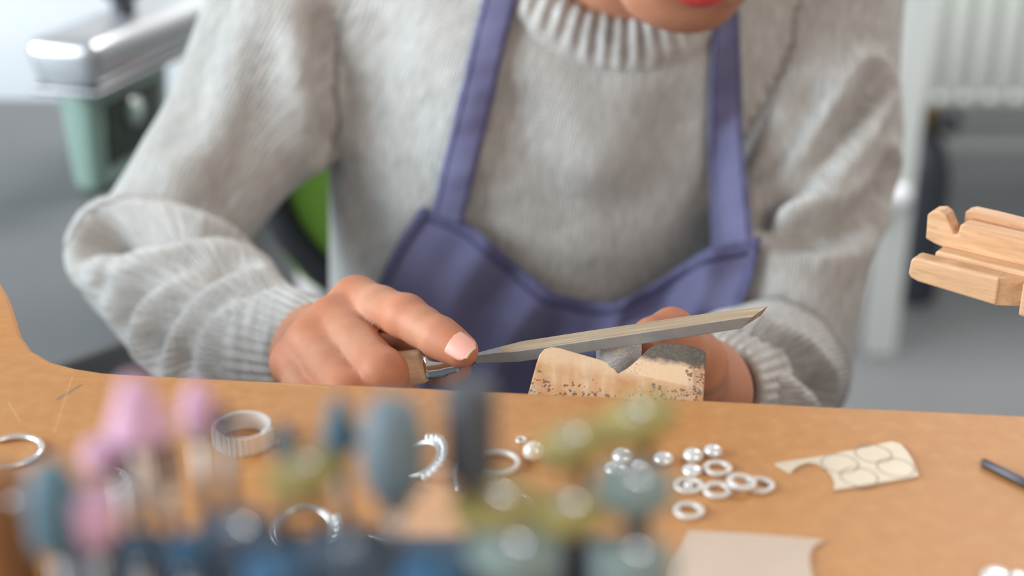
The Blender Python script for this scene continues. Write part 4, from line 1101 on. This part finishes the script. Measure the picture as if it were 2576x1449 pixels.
# domed silver beads
def dome(px, py, R, h, label, mat='bead_silver'):
    c = T(px, py); pr = [(0, 0), (R*.8, 0)] + [(R*math.cos(a), h*(.35+.65*math.sin(a))) for a in np.linspace(-.3, PI/2, 10)]
    o = mk('silver_dome', *lathe(pr, 32, c, cap=False), MAT[mat]); tag(o, label, 'bead', 'domed silver beads on the bench'); return o
for (x, y, R, h, lb) in ((1565, 1158, .0034, .0040, 'domed silver bead at the far left of the bead group'), (1548, 1184, .0038, .0030, 'low silver dome in front of the leftmost bead'), (1669, 1163, .0032, .0034, 'domed silver bead lying apart in the middle of the group'),
   (1743, 1156, .0033, .0038, 'domed silver bead behind the low oval bead and rings'), (1793, 1145, .0031, .0036, 'domed silver bead farthest back, at the right of the group'), (1741, 1189, .0032, .0024, 'low silver bead touching the nearest rings'),
   (2508, 1462, .0046, .0034, 'pale dome at the bottom edge near the steel rod'), (2562, 1466, .0034, .0030, 'small dome at the bottom right corner')):
    dome(x, y, R, h, lb)
g_ = T(1607, 1180); o = mk('clear_gem', *lathe([(0, 0), (.0012, .0004), (.0026, .0020), (.0020, .0030), (.0012, .0036), (0, .0037)], 8, g_, cap=False), MAT['crystal'], smooth=False); tag(o, 'clear faceted gem between the silver beads', 'gem')
# washers / jump rings in a cluster
for (x, y, z, lb) in ((1805, 1183, 0, 'white metal ring behind the row of overlapping rings'), (1733, 1226, 0, 'white metal ring with a bead showing through it'), (1804, 1238, 0.0, 'white metal ring in the overlapping row, next to the ringed bead'),
   (1864, 1230, .0012, 'white metal ring second from the right in the overlapping row'), (1911, 1226, 0.0, 'rightmost white metal ring of the overlapping row'), (1733, 1290, 0, 'white metal ring lying alone below the others')):
    flat_ring(x, y, .0038, .0019, .0015, 'silver_washer', lb, 'silver_matte', z=z, grp='white metal rings in a cluster', tilt=(0, 0, 1) if z == 0 else (.12, 0, 1))
dome(1732, 1226, .0016, .0020, 'small bead lying inside a white metal ring')
# punched cream sheet with scribed circles
sh = [(1949, 1171), (1989, 1193), (2000, 1182), (2014, 1174), (2032, 1169), (2050, 1170), (2065, 1174), (2080, 1184), (2091, 1198), (2099, 1216), (2096, 1238), (2200, 1222), (2309, 1203), (2296, 1165), (2282, 1142), (2265, 1123), (2243, 1116), (2145, 1138), (2054, 1155)]
so_ = empty('punched_sheet', tuple(T(2200, 1180)))
mk('sheet', *prism([T(a, b) for a, b in sh], (0, 0, .0009)), MAT['sheet_cream'], so_, smooth=False)
for (x, y) in ((2196, 1147), (2112, 1172), (2252, 1182), (2160, 1206)):
    cc = T(x, y); mk('scribed_circle', *lathe([(.0056, .0007), (.0056, .00096), (.0061, .00096), (.0061, .0007)], 40, cc, close=True), MAT['groove'], so_)
tag(so_, 'cream metal sheet scrap with a bitten edge and scribed circles', 'metal sheet')
sb = [(1731, 1340), (1900, 1349), (2060, 1362), (2073, 1366), (2050, 1378), (2040, 1390), (2036, 1410), (2040, 1440), (2060, 1520), (2040, 1600), (1650, 1580), (1690, 1420), (1713, 1380)]
o = mk('beige_sheet', *prism([T(a, b) for a, b in sb], (0, 0, .0009)), MAT['sheet_beige'], smooth=False); tag(o, 'pale beige sheet with torn corners at the bottom of the bench', 'sheet')
o = mk('steel_rod', *tube([T(2470, 1172)+V(0, 0, .0015), T(2474, 1174)+V(0, 0, .0015), T(2720, 1296)+V(0, 0, .0015)], [.0011, .0014, .0015], 14), MAT['dark_steel']); tag(o, 'dark steel rod lying on the bench at the right edge', 'rod')

# ------------------------------------------------------------------ stand of rotary polishing points in the foreground
ZB = .076
bs = empty('bur_stand', (-.03, .215, 0))
bevel(mk('stand_block', *boxv((-.030, .198, ZB/2), (.120, .094, ZB)), MAT['stand_plastic'], bs, smooth=False), .003, 3)
tag(bs, 'slate blue block stand holding the rotary polishing points', 'stand')
def stem(name, head_base, mat, grp_root, r=.00118):
    return mk('shank', *tube([V(head_base[0], head_base[1], ZB-.0), V(head_base[0], head_base[1], head_base[2]+.0005)], r, 12), MAT[mat], grp_root)
def point(px, ytop, ybot, wpx, d, mat, kind, label, cat='polishing point', shank='steel'):
    d *= .985; wpx *= 1.12; k = d/FP; b = P(px, ybot, d); hgt = (ybot-ytop)*k/math.cos(PITCH+math.radians(4)); r = wpx/2*k
    if kind in ('cone', 'bullet', 'cyl', 'barrel', 'flame'): hgt -= r*.35
    hgt = max(hgt, r*1.2)
    ro = empty('polishing_point', (b[0], b[1], ZB))
    pr = {'cone': [(0, 0), (r*.92, 0), (r, .05), (r*.97, .12), (r*.42, .9), (r*.3, .97), (0, 1)],
          'bullet': [(0, 0), (r*.85, 0), (r, .06), (r, .45), (r*.92, .65), (r*.7, .84), (r*.4, .95), (0, 1)],
          'cyl': [(0, 0), (r*.94, 0), (r, .04), (r, .95), (r*.9, 1), (0, 1)],
          'barrel': [(0, 0), (r*.55, 0), (r*.7, .05), (r*.95, .3), (r, .55), (r*.85, .85), (r*.66, .97), (0, 1)],
          'flame': [(0, 0), (r*.5, 0), (r, .25), (r*.9, .45), (r*.4, .8), (0, 1)]}[kind]
    mk('abrasive_head', *lathe([(a, z*hgt) for a, z in pr], 28, b, cap=False), MAT[mat], ro)
    mk('collet', *lathe([(.0012, -.003), (.0018, -.0024), (.0018, 0), (0, .0002)], 14, b), MAT['steel'], ro)
    stem('s', b, shank, ro); tag(ro, label, cat, 'rotary points in the foreground stand'); return ro
def wheel(px, py, wpx, d, mat, label, tilt=(0, 0, 1), thick=.0030, screw=True):
    d *= .985; k = d/FP; c = P(px, py, d); r = wpx/2*k; a = nrm(tilt)
    ro = empty('disc_polisher', (c[0], c[1], ZB))
    mk('rubber_wheel', *lathe([(0, -thick/2), (r*.94, -thick/2), (r, -thick*.3), (r, thick*.3), (r*.94, thick/2), (0, thick/2)], 36, c, a, cap=False), MAT[mat], ro)
    if screw:
        sc_ = mk('screw', *lathe([(0, thick/2), (.0020, thick/2), (.0020, thick/2+.0003)]+[(.0034*math.sin(a_), thick/2+.0003+.0034*(math.cos(a_)-math.cos(.629))) for a_ in np.linspace(.629, 0, 10)], 32, c, a, cap=False), MAT['chrome'], ro)
    e_ = c-a*(thick/2)
    mk('mandrel_collar', *lathe([(.0011, -.004), (.0017, -.003), (.0017, 0), (0, 0)], 14, e_, a), MAT['steel'], ro)
    mk('shank', *tube([V(e_[0]-a[0]*.004, e_[1]-a[1]*.004, ZB), e_-a*.004, e_], .00115, 12), MAT['dark_steel'], ro)
    tag(ro, label, 'polisher', 'rotary wheels in the foreground stand'); return ro
point(352, 925, 1095, 146, .248, 'pink_stone', 'cone', 'largest pink stone cone, tallest of the pink points')
point(502, 950, 1078, 72, .262, 'pink_stone', 'bullet', 'slim pink stone point to the right of the big pink cone')
point(257, 1088, 1172, 84, .252, 'pink_stone', 'bullet', 'small pink stone point lower left of the big pink cone')
point(238, 1222, 1352, 106, .236, 'pink_stone', 'cyl', 'pink stone cylinder nearest the bottom left')
point(152, 1128, 1372, 124, .236, 'teal_rubber', 'bullet', 'long teal bullet point at the far left of the stand')
point(306, 1088, 1172, 42, .256, 'navy_rubber', 'bullet', 'short navy point just left of the big pink cone shank')
point(422, 1086, 1182, 40, .256, 'navy_rubber', 'bullet', 'short navy point just right of the big pink cone')
point(568, 1002, 1088, 42, .262, 'navy_rubber', 'flame', 'thin navy point in front of the broad band ring')
point(716, 1052, 1128, 58, .258, 'teal_rubber', 'cone', 'small teal cone above the olive wheel at left')
point(856, 985, 1118, 92, .256, 'teal_rubber', 'cone', 'sharp teal cone left of the big grey barrel')
point(994, 985, 1255, 150, .246, 'grey_teal', 'barrel', 'large grey-teal barrel point in the middle of the stand')
point(1184, 952, 1195, 118, .246, 'dark_grey_rubber', 'cyl', 'tall dark grey cylinder point right of the grey barrel', shank='dark_steel')
point(350, 1325, 1400, 62, .238, 'blue_rubber', 'bullet', 'short blue point low in front of the pink cone')
point(474, 1340, 1420, 70, .236, 'blue_rubber', 'cyl', 'blue cylinder point beside the grey-blue wheel')
wheel(1605, 1056, 205, .262, 'olive_rubber', 'olive wheel highest and farthest right', (-.34, .0, 1))
wheel(1442, 1118, 185, .260, 'olive_rubber', 'olive wheel second from the right in the back row', (-.32, -.02, 1))
wheel(768, 1190, 205, .250, 'olive_rubber', 'olive wheel farthest left, under the teal cones', (-.28, .05, 1))
wheel(1250, 1270, 225, .246, 'olive_rubber', 'olive wheel in front of the dark grey cylinder', (.03, -.1, 1))
wheel(1432, 1290, 195, .243, 'olive_rubber', 'olive wheel directly left of the upper grey-green wheel', (-.08, .04, 1))
wheel(1594, 1232, 205, .247, 'greygreen_rubber', 'upper grey-green wheel at the right end of the stand', (0, .0, 1), .0040)
wheel(1292, 1400, 235, .236, 'greygreen_rubber', 'grey-green wheel at the bottom, below the olive wheels', (0, 0, 1), .0042)
wheel(1592, 1420, 215, .236, 'greygreen_rubber', 'lower grey-green wheel at the bottom right of the stand', (0, .05, 1), .0042)
wheel(598, 1352, 215, .240, 'greyblue_rubber', 'grey-blue wheel at left with a bright screw head', (.03, 0, 1), .0036)
wheel(884, 1400, 245, .236, 'greyblue_rubber', 'grey-blue wheel below the grey barrel with a bright screw head', (0, .02, 1), .0036)
wheel(1085, 1448, 175, .232, 'blue_rubber', 'deep blue wheel at the bottom middle', (0, 0, 1), .0036, screw=False)
wheel(690, 1448, 165, .230, 'blue_rubber', 'deep blue wheel at the bottom left', (0, 0, 1), .0036, screw=False)
# brown tool handle at the left edge
q0 = P(-12, 1180, .27)
tp = empty('turned_handle', (q0[0], q0[1], 0))
mk('wooden_grip', *lathe([(0, 0), (.008, 0), (.0085, .004), (.0072, .03), (.0062, .08), (.0068, q0[2]-.004), (.005, q0[2]-.001), (0, q0[2])], 28, V(q0[0]-.001, q0[1], 0), cap=False), MAT['brown_wood'], tp)
mk('brass_rivet', *lathe([(0, 0), (.0012, 0), (.001, .0006), (0, .0008)], 14, P(40, 1262, .262), nrm(CAMP-P(40, 1262, .262)), cap=False), MAT['chrome'], tp)
tag(tp, 'brown turned wooden handle standing at the left edge, out of focus', 'tool handle')
